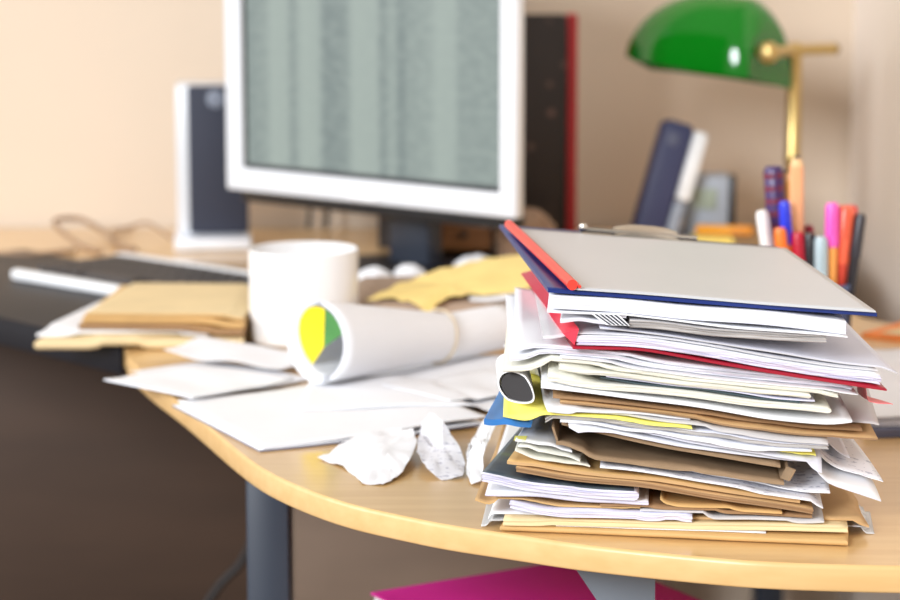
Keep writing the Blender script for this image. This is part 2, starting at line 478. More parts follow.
def band(i0, i1):
    vs, fs = [], []
    pts = fr_[i0:i1]
    prof = [(-0.0021, -0.0185), (-0.0014, -0.0185), (-0.0004, -0.0180), (0.0, -0.0168), (0.0, -0.0030), (-0.0005, -0.0012), (-0.0014, -0.0003), (-0.0021, 0.0)]
    for k, (x, y) in enumerate(pts):
        a = Vector(fr_[max(i0 + k - 1, 0)]); b = Vector(fr_[min(i0 + k + 1, len(fr_) - 1)])
        t = (b - a).normalized(); nrm = Vector((t.y, -t.x))
        for o_, z in prof: vs.append((x + nrm.x * o_, y + nrm.y * o_, DZ + z))
    n = len(prof)
    for k in range(len(pts) - 1):
        for j in range(n):
            fs.append([k * n + j, k * n + (j + 1) % n, (k + 1) * n + (j + 1) % n, (k + 1) * n + j])
    fs += [list(range(n)), [(len(pts) - 1) * n + j for j in range(n)][::-1]]
    return auto_smooth(mesh_obj('edge_band', vs, fs, BEECH_E, desk), 50)
band(0, 22); band(21, len(fr_))
LEGM = mat('leg_metal', srgb(46, 54, 68), 0.4, var=0.05, scale=10)
for lx, ly in ((-0.153, 1.965), (0.43, 1.70), (-1.15, 3.10), (0.43, 3.12)):
    rbox('leg', (lx, ly, (DZ - 0.019) / 2), (0.036, 0.055, DZ - 0.019), LEGM, desk, bev=0.004)
    
BRK = mat('bracket_metal', srgb(112, 120, 130), 0.45, var=0.05, scale=10)
bv = []
for y in (1.640, 1.78):
    bv += [(0.078, y, DZ - 0.0186), (0.146, y, DZ - 0.0186), (0.146, y, DZ - 0.064), (0.108, y, DZ - 0.064)]
auto_smooth(mesh_obj('support_bracket', bv, [[0, 1, 2, 3], [7, 6, 5, 4], [0, 4, 5, 1], [1, 5, 6, 2], [2, 6, 7, 3], [3, 7, 4, 0]], BRK, desk), 30)
rbox('support_beam', (0.13, 2.1, DZ - 0.034), (0.62, 0.04, 0.030), LEGM, desk, bev=0.003)

# low stool under the desk with the magenta binder and a dark bag on it
E1 = Vector((0.51, -0.86, 0)).normalized(); E2 = Vector((0.86, 0.51, 0)).normalized(); RZ = math.atan2(E1.y, E1.x)
BC = Vector((-0.0675, 1.994, DZ - 0.165)) + E1 * 0.155 + E2 * 0.115
stool = thing('stool', 'low grey stool under the desk carrying the magenta folder', 'stool', (BC.x, BC.y, 0))
ztop = DZ - 0.1815
rbox('seat', (BC.x + 0.05, BC.y - 0.03, ztop - 0.016), (0.30, 0.24, 0.03), GREY_P, stool, rot=RZ, bev=0.006)
for sx in (-1, 1):
    for sy in (-1, 1):
        p = BC + Vector((0.05, -0.03, 0)) + E1 * (0.12 * sx) + E2 * (0.09 * sy)
        lathe('leg', [(0, 0), (0.013, 0.001), (0.013, 0.02), (0.011, ztop - 0.032), (0, ztop - 0.0315)], (p.x, p.y, 0), LEGM, stool, 16)
MAG = mat('cover_magenta', srgb(234, 46, 164), 0.5, var=0.05, scale=8)
fold = thing('magenta_folder', 'magenta folder with white pages lying under the front edge of the desk', 'folder', (BC.x, BC.y, ztop + 0.0005))
rbox('bottom_cover', (BC.x, BC.y, ztop + 0.0020), (0.312, 0.232, 0.0024), MAG, fold, rot=RZ, bev=0.0006)
rbox('page_block', (BC.x, BC.y, ztop + 0.0135), (0.306, 0.228, 0.0190), [page_edge('page_edge_bright', (0.80, 0.80, 0.78), 0.12)], fold, rot=RZ, bev=0.0006)
rbox('top_cover', (BC.x, BC.y, ztop + 0.0248), (0.312, 0.232, 0.0024), MAG, fold, rot=RZ, bev=0.0006)
bag = thing('dark_pouch', 'dark pouch with a maroon trim under the desk beside the magenta folder', 'pouch', (0.165, 1.70, ztop + 0.0274))
def cushion(name, c, size, m, parent, rz=0.0, seed=1, amp=0.004):
    bm = bmesh.new(); bmesh.ops.create_cube(bm, size=1)
    bmesh.ops.subdivide_edges(bm, edges=bm.edges[:], cuts=9, use_grid_fill=True)
    R = Matrix.Rotation(rz, 3, 'Z')
    for v in bm.verts:
        k = (1 - abs(2 * v.co.x) ** 4) * (1 - abs(2 * v.co.y) ** 4)
        p = Vector((v.co.x * size[0], v.co.y * size[1], v.co.z * size[2] * (0.35 + 0.65 * k)))
        p += Vector((1, 1, 0.6)) * amp * mnoise.noise(v.co * 3.1 + Vector((seed, 0, 0)))
        v.co = R @ p + Vector(c)
    return bm_obj(name, bm, m, parent, True)
cushion('body', (0.165, 1.70, ztop + 0.052), (0.15, 0.16, 0.044), mat('cloth_dark', srgb(34, 30, 40), 0.8), bag, 0.2, 4, 0.003)
tube('trim', [(0.165 + 0.064 * math.cos(a) * 1.0, 1.70 + 0.069 * math.sin(a), ztop + 0.071 + 0.002 * math.sin(3 * a)) for a in [2 * PI * k / 32 for k in range(32)]], 0.003, mat('cloth_maroon', srgb(130, 16, 50), 0.7), bag, 8, True)

# ------------------------------------------------------------------ far side of the desk: mat, keyboard, screen, speaker, phone, lamp
dm = Vector((-0.666, 0.746, 0)).normalized(); nm_ = Vector((0.746, 0.666, 0)).normalized()
A0 = Vector((-0.326, 2.314, 0))
pad = thing('desk_mat', 'glossy black desk mat with a lip hanging over the desk edge under the keyboard', 'desk mat', (-0.45, 2.62, DZ))
mc = [A0, A0 + dm * 0.66, A0 + dm * 0.66 + nm_ * 0.30, A0 + nm_ * 0.30]
prism('pad', [(p.x, p.y) for p in mc], DZ + 0.0004, DZ + 0.0034, BLACK_G, pad, bev=0.001)
lipc = [A0, A0 + dm * 0.66, A0 + dm * 0.66 + nm_ * 0.003, A0 + nm_ * 0.003]
prism('lip', [(p.x, p.y) for p in lipc], DZ - 0.026, DZ + 0.0004, BLACK_G, pad, bev=0.0008)
HM[:] = 0.0
_ii, _jj = np.meshgrid(np.arange(HNX), np.arange(HNY), indexing='ij')
_px = HX0 + (_ii + 0.5) * HS - A0.x; _py = HY0 + (_jj + 0.5) * HS - A0.y
_a = _px * dm.x + _py * dm.y; _b = _px * nm_.x + _py * nm_.y
HM[(_a > -0.005) & (_a < 0.665) & (_b > -0.005) & (_b < 0.305)] = 0.0036

kw = Vector((0.734, -0.679, 0)).normalized(); kn = Vector((0.679, 0.734, 0)).normalized()
K0 = Vector((-0.5100, 2.748, DZ))
KL, KD = 0.33, 0.160
kbd = thing('keyboard', 'black keyboard with white front and rear strips on the desk mat', 'keyboard', (K0 + kw * KL / 2 + kn * KD / 2 + Vector((0, 0, 0.0036)))[:])
krz = math.atan2(kw.y, kw.x)
def kbox(name, a, b, z, size, m, bev=0.002):
    p = K0 + kw * a + kn * b
    return rbox(name, (p.x, p.y, DZ + z), size, m, kbd, rot=krz, bev=bev)
kbox('body', KL / 2, KD / 2, 0.0080, (KL, KD - 0.02, 0.0080), BLACK)
kbox('front_strip', KL / 2, 0.002, 0.0100, (KL, 0.014, 0.0125), WHITE_P, 0.004)
kbox('rear_strip', KL / 2, KD - 0.002, 0.0120, (KL, 0.018, 0.0145), WHITE_P, 0.004)
bm = bmesh.new()
for r in range(6):
    for c in range(15):
        if r == 5 and 4 <= c <= 9 and c != 6: continue
        wk = 0.0165 * (6 if (r == 5 and c == 6) else 1)
        p = K0 + kw * (0.024 + c * 0.0195) + kn * (KD - 0.026 - r * 0.0205)
        g = bmesh.ops.create_cube(bm, size=1)['verts']
        Rk = Matrix.Rotation(krz, 3, 'Z')
        for v in g:
            s = 0.85 if v.co.z > 0 else 1
            v.co = Rk @ Vector((v.co.x * wk * s, v.co.y * 0.0175 * s, v.co.z * 0.007)) + Vector((p.x, p.y, DZ + 0.0160))
bm_obj('key_field', bm, mat('key_dark', srgb(52, 46, 46), 0.5), kbd)

# monitor
mw = Vector((0.759, -0.651, 0)).normalized(); mb = Vector((0.651, 0.759, 0)).normalized()
ML = Vector((-0.2811, 2.9315, 0)) + mw * 0.0065; MW = 0.4590; MZ0, MH = 0.0895, 0.405
mon = thing('monitor', 'silver white framed computer monitor showing a spreadsheet', 'monitor', (ML.x + mw.x * MW / 2 + 0.05, ML.y + mw.y * MW / 2 + 0.06, DZ))
mrz = math.atan2(mw.y, mw.x)
def mbox(name, a, d, z, size, m, bev=0.003, parent=None):
    p = ML + mw * a + mb * d
    return rbox(name, (p.x, p.y, DZ + z), size, m, parent or mon, rot=mrz, bev=bev)
def mframe(name, o, i, d0, d1, m):
    """A rectangular frame: outer and inner rectangle (a0, a1, z0, z1)."""
    vs, fs = [], []
    for d in (d0, d1):
        for (a0, a1, z0, z1) in (o, i):
            for a, z in ((a0, z0), (a1, z0), (a1, z1), (a0, z1)):
                p = ML + mw * a + mb * d
                vs.append((p.x, p.y, DZ + z))
    for k in range(4):
        k2 = (k + 1) % 4
        fs += [[k, k2, 4 + k2, 4 + k], [8 + k, 12 + k, 12 + k2, 8 + k2], [k, 8 + k, 8 + k2, k2], [4 + k, 4 + k2, 12 + k2, 12 + k]]
    bmo = mesh_obj(name, vs, fs, m, mon)
    bm = bmesh.new(); bm.from_mesh(bmo.data)
    bmesh.ops.bevel(bm, geom=bm.edges[:], offset=0.002, segments=2, profile=0.5, affect='EDGES')
    bm.to_mesh(bmo.data); bm.free()
    return auto_smooth(bmo, 40)
SI = (0.0265, MW - 0.0235, MZ0 + 0.0275, MZ0 + MH - 0.03)
mframe('bezel', (0, MW, MZ0, MZ0 + MH), SI, 0.0, 0.016, mat('monitor_silver', (0.72, 0.74, 0.78), 0.4, var=0.01))
def screen_mat():
    m = bpy.data.materials.new('lit_screen'); m.use_nodes = True
    nt = m.node_tree; L = nt.links.new; b = nt.nodes['Principled BSDF']
    tc = nt.nodes.new('ShaderNodeTexCoord')
    dt = nt.nodes.new('ShaderNodeVectorMath'); dt.operation = 'DOT_PRODUCT'; dt.inputs[1].default_value = mw[:]
    L(tc.outputs['Object'], dt.inputs[0])
    wd = SI[1] - SI[0]
    ma = nt.nodes.new('ShaderNodeMath'); ma.operation = 'MULTIPLY_ADD'; ma.inputs[1].default_value = 1 / wd; ma.inputs[2].default_value = 0.5
    L(dt.outputs['Value'], ma.inputs[0])
    cr = nt.nodes.new('ShaderNodeValToRGB'); L(ma.outputs[0], cr.inputs['Fac'])
    st = [(0.0, .15), (.03, .75), (.10, .5), (.12, .12), (.185, .2), (.205, .8), (.23, .35), (.25, .1), (.31, .2), (.335, .9), (.42, .75), (.45, .15), (.54, .2), (.56, .85), (.60, .35), (.635, .9), (.66, .6), (.74, .45), (.77, .15), (.83, .2), (.85, .6), (1.0, .6)]
    e = cr.color_ramp.elements
    e[0].position, e[0].color = st[0][0], (st[0][1],) * 3 + (1,)
    e[1].position, e[1].color = st[-1][0], (st[-1][1],) * 3 + (1,)
    for p_, v_ in st[1:-1]:
        k = e.new(p_); k.color = (v_, v_, v_, 1)
    sp = nt.nodes.new('ShaderNodeSeparateXYZ'); L(tc.outputs['Object'], sp.inputs[0])
    cb = nt.nodes.new('ShaderNodeCombineXYZ')
    s1 = nt.nodes.new('ShaderNodeMath'); s1.operation = 'MULTIPLY'; s1.inputs[1].default_value = 26; L(ma.outputs[0], s1.inputs[0])
    s2 = nt.nodes.new('ShaderNodeMath'); s2.operation = 'MULTIPLY'; s2.inputs[1].default_value = 110; L(sp.outputs['Z'], s2.inputs[0])
    L(s1.outputs[0], cb.inputs[0]); L(s2.outputs[0], cb.inputs[2])
    nz = nt.nodes.new('ShaderNodeTexNoise'); nz.inputs['Scale'].default_value = 1.0; nz.inputs['Detail'].default_value = 2; L(cb.outputs[0], nz.inputs['Vector'])
    mr = nt.nodes.new('ShaderNodeMapRange'); mr.inputs[1].default_value = 0.35; mr.inputs[2].default_value = 0.6; mr.inputs[3].default_value = 0.62; mr.inputs[4].default_value = 1.0
    L(nz.outputs['Fac'], mr.inputs[0])
    mu = nt.nodes.new('ShaderNodeMath'); mu.operation = 'MULTIPLY'; L(cr.outputs['Color'], mu.inputs[0]); L(mr.outputs[0], mu.inputs[1])
    mx = nt.nodes.new('ShaderNodeMix'); mx.data_type = 'RGBA'
    mx.inputs[6].default_value = (*srgb(176, 190, 182), 1); mx.inputs[7].default_value = (*srgb(114, 130, 130), 1)
    L(mu.outputs[0], mx.inputs[0])
    b.inputs['Base Color'].default_value = (0.02, 0.02, 0.02, 1)
    L(mx.outputs[2], b.inputs['Emission Color']); b.inputs['Emission Strength'].default_value = SCREEN_E
    b.inputs['Roughness'].default_value = 0.45; b.inputs['Specular IOR Level'].default_value = 0.3
    return m
SCREEN_E = 0.62
mbox('screen', (SI[0] + SI[1]) / 2, 0.0095, (SI[2] + SI[3]) / 2, (SI[1] - SI[0] - 0.0006, 0.004, SI[3] - SI[2] - 0.0006), screen_mat(), 0)
mframe('screen_rim', (SI[0] + 0.0003, SI[1] - 0.0003, SI[2] + 0.0003, SI[3] - 0.0003), (SI[0] + 0.004, SI[1] - 0.004, SI[2] + 0.006, SI[3] - 0.004), 0.0055, 0.0074, BLACK)
mbox('back_shell', MW / 2, 0.034, MZ0 + MH / 2 - 0.004, (MW - 0.050, 0.036, MH - 0.01), BLACK, 0.008)
mbox('lower_housing', MW / 2, 0.024, MZ0 - 0.004, (MW - 0.024, 0.022, 0.024), BLACK, 0.004)
mbox('power_button', MW / 2, -0.001, MZ0 + 0.006, (0.05, 0.003, 0.007), mat('button_white', (0.85, 0.86, 0.9), 0.3), 0.001)
NK = mat('stand_dark', srgb(40, 46, 58), 0.4, var=0.05)
mbox('stand_neck', MW / 2 + 0.012, 0.080, 0.10, (0.064, 0.030, 0.20), NK, 0.006)
mbox('neck_joint', MW / 2 + 0.012, 0.061, 0.19, (0.075, 0.018, 0.075), NK, 0.004)
pc = ML + mw * (MW / 2 + 0.012) + mb * 0.060
bm = bmesh.new()
vs, fs = [], []
NB_ = 48
for z, k in ((0.0005, 1.0), (0.007, 1.0), (0.012, 0.92), (0.013, 0.80)):
    for i in range(NB_):
        a = 2 * PI * i / NB_
        p = pc + mw * (0.105 * k * math.cos(a)) + mb * (0.082 * k * math.sin(a))
        vs.append((p.x, p.y, DZ + z))
for r in range(3):
    for i in range(NB_): fs.append([r * NB_ + i, r * NB_ + (i + 1) % NB_, (r + 1) * NB_ + (i + 1) % NB_, (r + 1) * NB_ + i])
fs += [list(range(NB_))[::-1], [3 * NB_ + i for i in range(NB_)]]
bm.free()
auto_smooth(mesh_obj('stand_base', vs, fs, BLACK_G, mon), 40)

# speaker
sp_rz = 0.10
spk = thing('speaker', 'slim dark speaker with silver side standing left behind the monitor', 'speaker', (-0.306, 3.085, DZ))
Rs = Matrix.Rotation(sp_rz, 3, 'Z')
def sbox(name, off, size, m, bev=0.003):
    p = Rs @ Vector(off) + Vector((-0.309, 3.075, DZ))
    return rbox(name, p[:], size, m, spk, rot=sp_rz, bev=bev)
sbox('cabinet', (0, 0.012, 0.1125), (0.090, 0.085, 0.195), SILVER, 0.006)
sbox('grille', (0.0085, -0.033, 0.114), (0.076, 0.012, 0.190), mat('grille_navy', srgb(46, 50, 66), 0.7, var=0.08, scale=300), 0.004)
sbox('foot', (0.0, -0.012, 0.008), (0.098, 0.110, 0.015), mat('foot_silver', (0.80, 0.82, 0.87), 0.35), 0.004)
p = Rs @ Vector((0.006, -0.0395, 0.192)) + Vector((-0.309, 3.075, DZ))
lathe('emblem', [(0, 0), (0.010, 0.0002), (0.0115, 0.0010), (0.0095, 0.0016), (0, 0.0018)], p[:], mat('emblem_grey', srgb(128, 136, 152), 0.4), spk, 28, axis=(Rs @ Vector((0, -1, 0)))[:])

# black ring binder with red spine, standing behind the monitor
bnd = thing('ring_binder', 'black ring binder with a red spine standing behind the monitor', 'binder', (0.03, 3.06, DZ))
def spots(name):
    m = bpy.data.materials.new(name); m.use_nodes = True
    nt = m.node_tree; L = nt.links.new; b = nt.nodes['Principled BSDF']
    tc = nt.nodes.new('ShaderNodeTexCoord'); vo = nt.nodes.new('ShaderNodeTexVoronoi'); vo.inputs['Scale'].default_value = 30
    L(tc.outputs['Object'], vo.inputs['Vector'])
    cr = nt.nodes.new('ShaderNodeValToRGB'); L(vo.outputs['Distance'], cr.inputs['Fac'])
    e = cr.color_ramp.elements
    e[0].position = 0.10; e[0].color = (*srgb(112, 84, 80), 1); e[1].position = 0.22; e[1].color = (*srgb(36, 27, 27), 1)
    L(cr.outputs['Color'], b.inputs['Base Color']); b.inputs['Roughness'].default_value = 0.5
    return m
BCV = spots('binder_cover')
rbox('front_cover', (0.028, 3.024, DZ + 0.150), (0.240, 0.003, 0.296), BCV, bnd, bev=0.001)
rbox('back_cover', (0.028, 3.081, DZ + 0.150), (0.240, 0.003, 0.296), BCV, bnd, bev=0.001)
rbox('spine', (0.1555, 3.0525, DZ + 0.150), (0.0120, 0.064, 0.299), mat('spine_red', srgb(186, 44, 52), 0.5), bnd, bev=0.002)
rbox('page_block', (0.028, 3.052, DZ + 0.146), (0.215, 0.045, 0.280), [EDGE_W], bnd, bev=0.001)

# little box, crumpled bag and paper balls under the screen
BXO = (0.022, 0.026)
bx = thing('drawer_box', 'small black box with a wooden drawer under the monitor edge', 'box', (-0.005 + 0.022, 2.925 + 0.026, DZ))
for nm, c, s in (('side', (-0.043, 2.925, 0.032), (0.004, 0.06, 0.062)), ('side', (0.033, 2.925, 0.032), (0.004, 0.06, 0.062)), ('top', (-0.005, 2.925, 0.0645), (0.080, 0.06, 0.004)), ('bottom', (-0.005, 2.925, 0.0025), (0.072, 0.06, 0.004)), ('back', (-0.005, 2.953, 0.0335), (0.072, 0.003, 0.057))):
    rbox(nm, (c[0] + BXO[0], c[1] + BXO[1], DZ + c[2]), s, BLACK, bx, bev=0.0008)
dr = rbox('drawer', (-0.005 + BXO[0], 2.924 + BXO[1], DZ + 0.0335), (0.070, 0.050, 0.040), mat('drawer_wood', srgb(130, 90, 56), 0.5, var=0.15, scale=20, stretch=(1, 8, 8)), bx, bev=0.002)
lathe('knob', [(0, 0), (0.003, 0), (0.003, 0.004), (0.005, 0.007), (0.004, 0.010), (0, 0.011)], (-0.005 + BXO[0], 2.899 + BXO[1], DZ + 0.0335), BLACK, bx, 16, axis=(0, -1, 0))
def wad(name, c, r, m, seed, label, cat, group=None, squash=0.8):
    bm = bmesh.new(); bmesh.ops.create_icosphere(bm, subdivisions=4, radius=1)
    for v in bm.verts:
        d = v.co.normalized()
        k = 1 + 0.30 * (0.5 - abs(mnoise.noise(d * 2.6 + Vector((seed, 0, 0))))) + 0.20 * (0.4 - abs(mnoise.noise(d * 6 + Vector((0, seed, 0)))))
        v.co = Vector((d.x * r[0] * k, d.y * r[1] * k, max(-r[2] * squash, d.z * r[2] * k)))
    for v in bm.verts: v.co += Vector((c[0], c[1], DZ + c[2] + r[2] * squash))
    o = auto_smooth(bm_obj(name, bm, m), 16)
    return tag(o, label, cat, group)
wad('crumpled_bag', (0.094, 2.925, 0.0005), (0.034, 0.030, 0.034), mat('bag_brown', srgb(176, 148, 126), 0.8, var=0.15), 5, 'crumpled brown paper bag right of the small drawer box', 'bag')
wad('paper_ball', (-0.086, 2.655, 0.0005), (0.020, 0.019, 0.016), W_PAPER, 11, 'white crumpled paper ball just right of the mug', 'paper ball')
wad('paper_ball', (-0.046, 2.665, 0.0005), (0.018, 0.018, 0.017), W_PAPER, 23, 'white crumpled paper ball in front of the monitor stand', 'paper ball')
wad('paper_ball', (0.030, 2.735, 0.0005), (0.024, 0.020, 0.017), W_PAPER, 37, 'white crumpled paper ball in front of the small drawer box', 'paper ball')

# cables
CAB = mat('cable_brown', srgb(156, 126, 100), 0.6)
CABK = mat('cable_black', srgb(30, 26, 26), 0.6)
def cable(pts, r, m, label, up=True):
    o = tube('cable', spline([(x, y, DZ + z) for x, y, z in pts], 8), r, m, None, 8)
    return tag(o, label, 'cable')
cable([(-0.44, 2.975, 0.004), (-0.47, 3.02, 0.004), (-0.508, 3.07, 0.02), (-0.520, 3.12, 0.026), (-0.492, 3.155, 0.022), (-0.455, 3.12, 0.008), (-0.425, 3.03, 0.004), (-0.40, 3.0, 0.004)], 0.0035, CAB, 'brown cable looping up on the desk behind the keyboard')
cable([(-0.80, 2.96, 0.004), (-0.66, 2.99, 0.004), (-0.60, 2.98, 0.004), (-0.53, 2.95, 0.004), (-0.475, 2.99, 0.004)], 0.003, CAB, 'brown cable lying along the desk to the keyboard corner')
cable([(-0.365, 3.10, 0.004), (-0.40, 3.12, 0.022), (-0.43, 3.15, 0.012), (-0.455, 3.19, 0.004), (-0.43, 3.21, 0.004)], 0.0022, CAB, 'thin cable curving from the back of the speaker')
for k, (x, lab) in enumerate(((-0.192, 'left of the two hanging cables behind the monitor'), (-0.168, 'right of the two hanging cables behind the monitor'))):
    cable([(x, 3.20, 0.004), (x + 0.002, 3.205, 0.03), (x - 0.004, 3.21, 0.09), (x + 0.004, 3.21, 0.16)], 0.0030, CABK, lab + ', black')
o = tube('cable', spline([(-0.478, 3.225, DZ - 0.03), (-0.482, 3.22, DZ - 0.19), (-0.508, 3.22, DZ - 0.31), (-0.556, 3.21, DZ - 0.45), (-0.60, 3.18, 0.22), (-0.56, 3.12, 0.08), (-0.40, 3.06, 0.006), (-0.30, 3.0, 0.006)], 8), 0.006, CABK, None, 8)
tag(o, 'black cable hanging down the wall below the desk', 'cable')
o = tube('cable', spline([(-0.232, 2.80, DZ - 0.30), (-0.252, 2.80, DZ - 0.35), (-0.29, 2.80, DZ - 0.395), (-0.36, 2.80, 0.22), (-0.38, 2.80, 0.06), (-0.30, 2.78, 0.006), (-0.22, 2.74, 0.006)], 8), 0.005, CABK, None, 8)
tag(o, 'black cable curving behind the dark desk leg', 'cable')

# cordless phone
ph = thing('cordless_phone', 'dark blue cordless phone leaning in its grey base', 'phone', (0.300, 2.99, DZ))
PHB = 0.065
rbox('base', (0.298, 2.945 + PHB, DZ + 0.0130), (0.120, 0.085, 0.025), GREY_P, ph, bev=0.006)
rbox('base_console', (0.327, 2.950 + PHB, DZ + 0.060), (0.058, 0.055, 0.078), mat('console_grey', srgb(160, 168, 180), 0.45), ph, rot=-0.12, bev=0.006)
rbox('display', (0.3215, 2.9210 + PHB, DZ + 0.070), (0.030, 0.002, 0.026), mat('display_green', srgb(150, 162, 148), 0.3), ph, rot=-0.12, bev=0.0008)
rbox('console_side', (0.3590, 2.9465 + PHB, DZ + 0.060), (0.010, 0.052, 0.074), BLACK, ph, rot=-0.12, bev=0.003)
Rh = Matrix.Rotation(math.radians(16), 3, 'Y') @ Matrix.Rotation(math.radians(-8), 3, 'X') @ Matrix.Rotation(math.radians(4), 3, 'Z')
hc = Vector((0.2710, 2.905 + PHB, DZ + 0.094))
def hbox(name, off, size, m, bev=0.004):
    return rbox(name, (Rh @ Vector(off) + hc)[:], size, m, ph, rot=Rh, bev=bev)
hbox('handset_back', (-0.006, 0, 0), (0.040, 0.040, 0.150), NAVY, 0.008)
hbox('handset_front', (0.0240, 0, 0.026), (0.020, 0.036, 0.090), mat('handset_white', (0.88, 0.90, 0.92), 0.35), 0.006)
hbox('keypad', (0.0220, 0, -0.046), (0.016, 0.034, 0.052), mat('keypad_grey', srgb(150, 158, 172), 0.4), 0.004)
hbox('earpiece', (-0.010, -0.0200, 0.052), (0.014, 0.003, 0.016), mat('ear_grey', srgb(92, 98, 122), 0.5), 0.001)

# highlighters lying on the desk before the phone
def marker(name, a, b, r, body, cap, label, capfrac=0.35, group=None):
    A_, B_ = Vector(a) + Vector((0, 0, DZ)), Vector(b) + Vector((0, 0, DZ))
    d = B_ - A_; L_ = d.length
    t = thing(name, label, 'pen', A_[:], group)
    lathe('barrel', [(0, 0), (r * .8, 0.0005), (r, 0.003), (r, L_ * (1 - capfrac))], A_[:], body, t, 16, axis=d[:])
    lathe('cap', [(r * .6, L_ * (1 - capfrac) - 0.001), (r * 1.08, L_ * (1 - capfrac)), (r * 1.08, L_ - 0.004), (r * .8, L_), (0, L_ + 0.0005)], A_[:], cap, t, 16, axis=d[:])
    return t
rbox('sticky_block', (0.3270, 2.945, DZ + 0.0145), (0.046, 0.046, 0.028), [mat('sticky_yellow', srgb(250, 224, 120), 0.6)], None, rot=0.08, bev=0.0008)
tag(bpy.data.objects['sticky_block'], 'yellow block of sticky notes on the desk in front of the phone', 'sticky notes')
marker('highlighter', (0.308, 2.955, 0.0356), (0.376, 2.930, 0.0370), 0.0060, mat('hl_orange', srgb(236, 160, 40), 0.4), mat('hl_orange2', srgb(222, 140, 30), 0.4), 'orange highlighter lying on the yellow sticky note block')

# banker's lamp
lamp = thing('bankers_lamp', 'brass desk lamp with a green glass shade', 'lamp', (0.4260, 2.953, DZ))
PX, PY = 0.4260, 2.953
lathe('base', [(0, 0.0005), (0.054, 0.0005), (0.055, 0.006), (0.050, 0.012), (0.030, 0.017), (0.014, 0.024), (0.009, 0.034), (0, 0.034)], (PX, PY, DZ), BRASS, lamp, 48)
lathe('post', [(0.0090, 0.033), (0.0090, 0.120), (0.0105, 0.122), (0.0105, 0.130), (0.0094, 0.132), (0.0090, 0.250), (0.010, 0.252), (0.011, 0.262), (0.007, 0.268), (0, 0.269)], (PX, PY, DZ), BRASS, lamp, 24)
Nn = Vector((0.388, 2.889, 0.222)); ax = Vector((-0.82, 0.57, 0.10)).normalized(); pp = Vector((0.57, 0.82, 0)).normalized()
def shade_pt(s, phi, off):
    # s along the axis from the near end, phi 0 (front lip) .. pi (back lip)
    L_ = 0.186
    e_near = max(0.0, 1 - s / 0.03); e_far = max(0.0, (s - (L_ - 0.125)) / 0.125)
    k = math.sqrt(max(0, 1 - 0.36 * e_near ** 2)) * math.sqrt(max(0, 1 - 0.92 * e_far ** 2.0))
    rw, rh = (0.066 - off) * (0.25 + 0.75 * k), (0.100 - off) * k
    c = Nn + ax * s
    lift = 0.010 * math.cos(phi)
    q = c - pp * (rw * math.cos(phi)) + Vector((0, 0, rh * math.sin(phi) + lift))
    return (q.x, q.y, q.z + DZ)
vs, fs = [], []
NS, NP = 30, 28
for off in (0.0, 0.0028):
    for i in range(NS + 1):
        s = 0.186 * (1 - (1 - i / NS) ** 1.4)
        s = min(max(s, off), 0.186 - off)
        for j in range(NP + 1):
            vs.append(shade_pt(s, PI * j / NP, off))
W_ = NP + 1; H_ = (NS + 1) * W_
for i in range(NS):
    for j in range(NP):
        a = i * W_ + j
        fs.append([a, a + 1, a + W_ + 1, a + W_]); fs.append([H_ + a, H_ + a + W_, H_ + a + W_ + 1, H_ + a + 1])
for i in range(NS):
    for j in (0, NP):
        a = i * W_ + j; fs.append([a, a + W_, H_ + a + W_, H_ + a])
for i in (0, NS):
    fs.append([i * W_ + j for j in range(W_)])
    fs.append([H_ + i * W_ + j for j in range(W_)])
    fs.append([i * W_, i * W_ + NP, H_ + i * W_ + NP, H_ + i * W_])
GREEN = mat('green_glass', srgb(8, 116, 20), 0.10, var=0.12, scale=6, spec=0.5, coat=0.2)
auto_smooth(mesh_obj('shade', vs, fs, GREEN, lamp), 45)
kb_ = Vector((0.3770, 2.833, 0.2625)); ke = Vector((0.4834, 3.000, 0.2560))
ke = Vector((PX + 0.056, PY + 0.045, 0.2580))
tube('arm', [(p.x, p.y, p.z + DZ) for p in (kb_, Vector((PX, PY, 0.2590)), ke)], 0.0068, BRASS, lamp, 16)
lathe('knob', [(0, -0.015), (0.008, -0.013), (0.0130, -0.004), (0.0130, 0.004), (0.010, 0.011), (0.0065, 0.013), (0, 0.013)], (kb_.x, kb_.y, kb_.z + DZ), BRASS, lamp, 24, axis=(ke - kb_)[:])
lathe('finial', [(0, -0.006), (0.006, -0.004), (0.0075, 0), (0.006, 0.005), (0, 0.007)], (ke.x, ke.y, ke.z + DZ), mat('brass_dark', (0.35, 0.24, 0.10), 0.35, metal=1.0), lamp, 20, axis=(ke - kb_)[:])

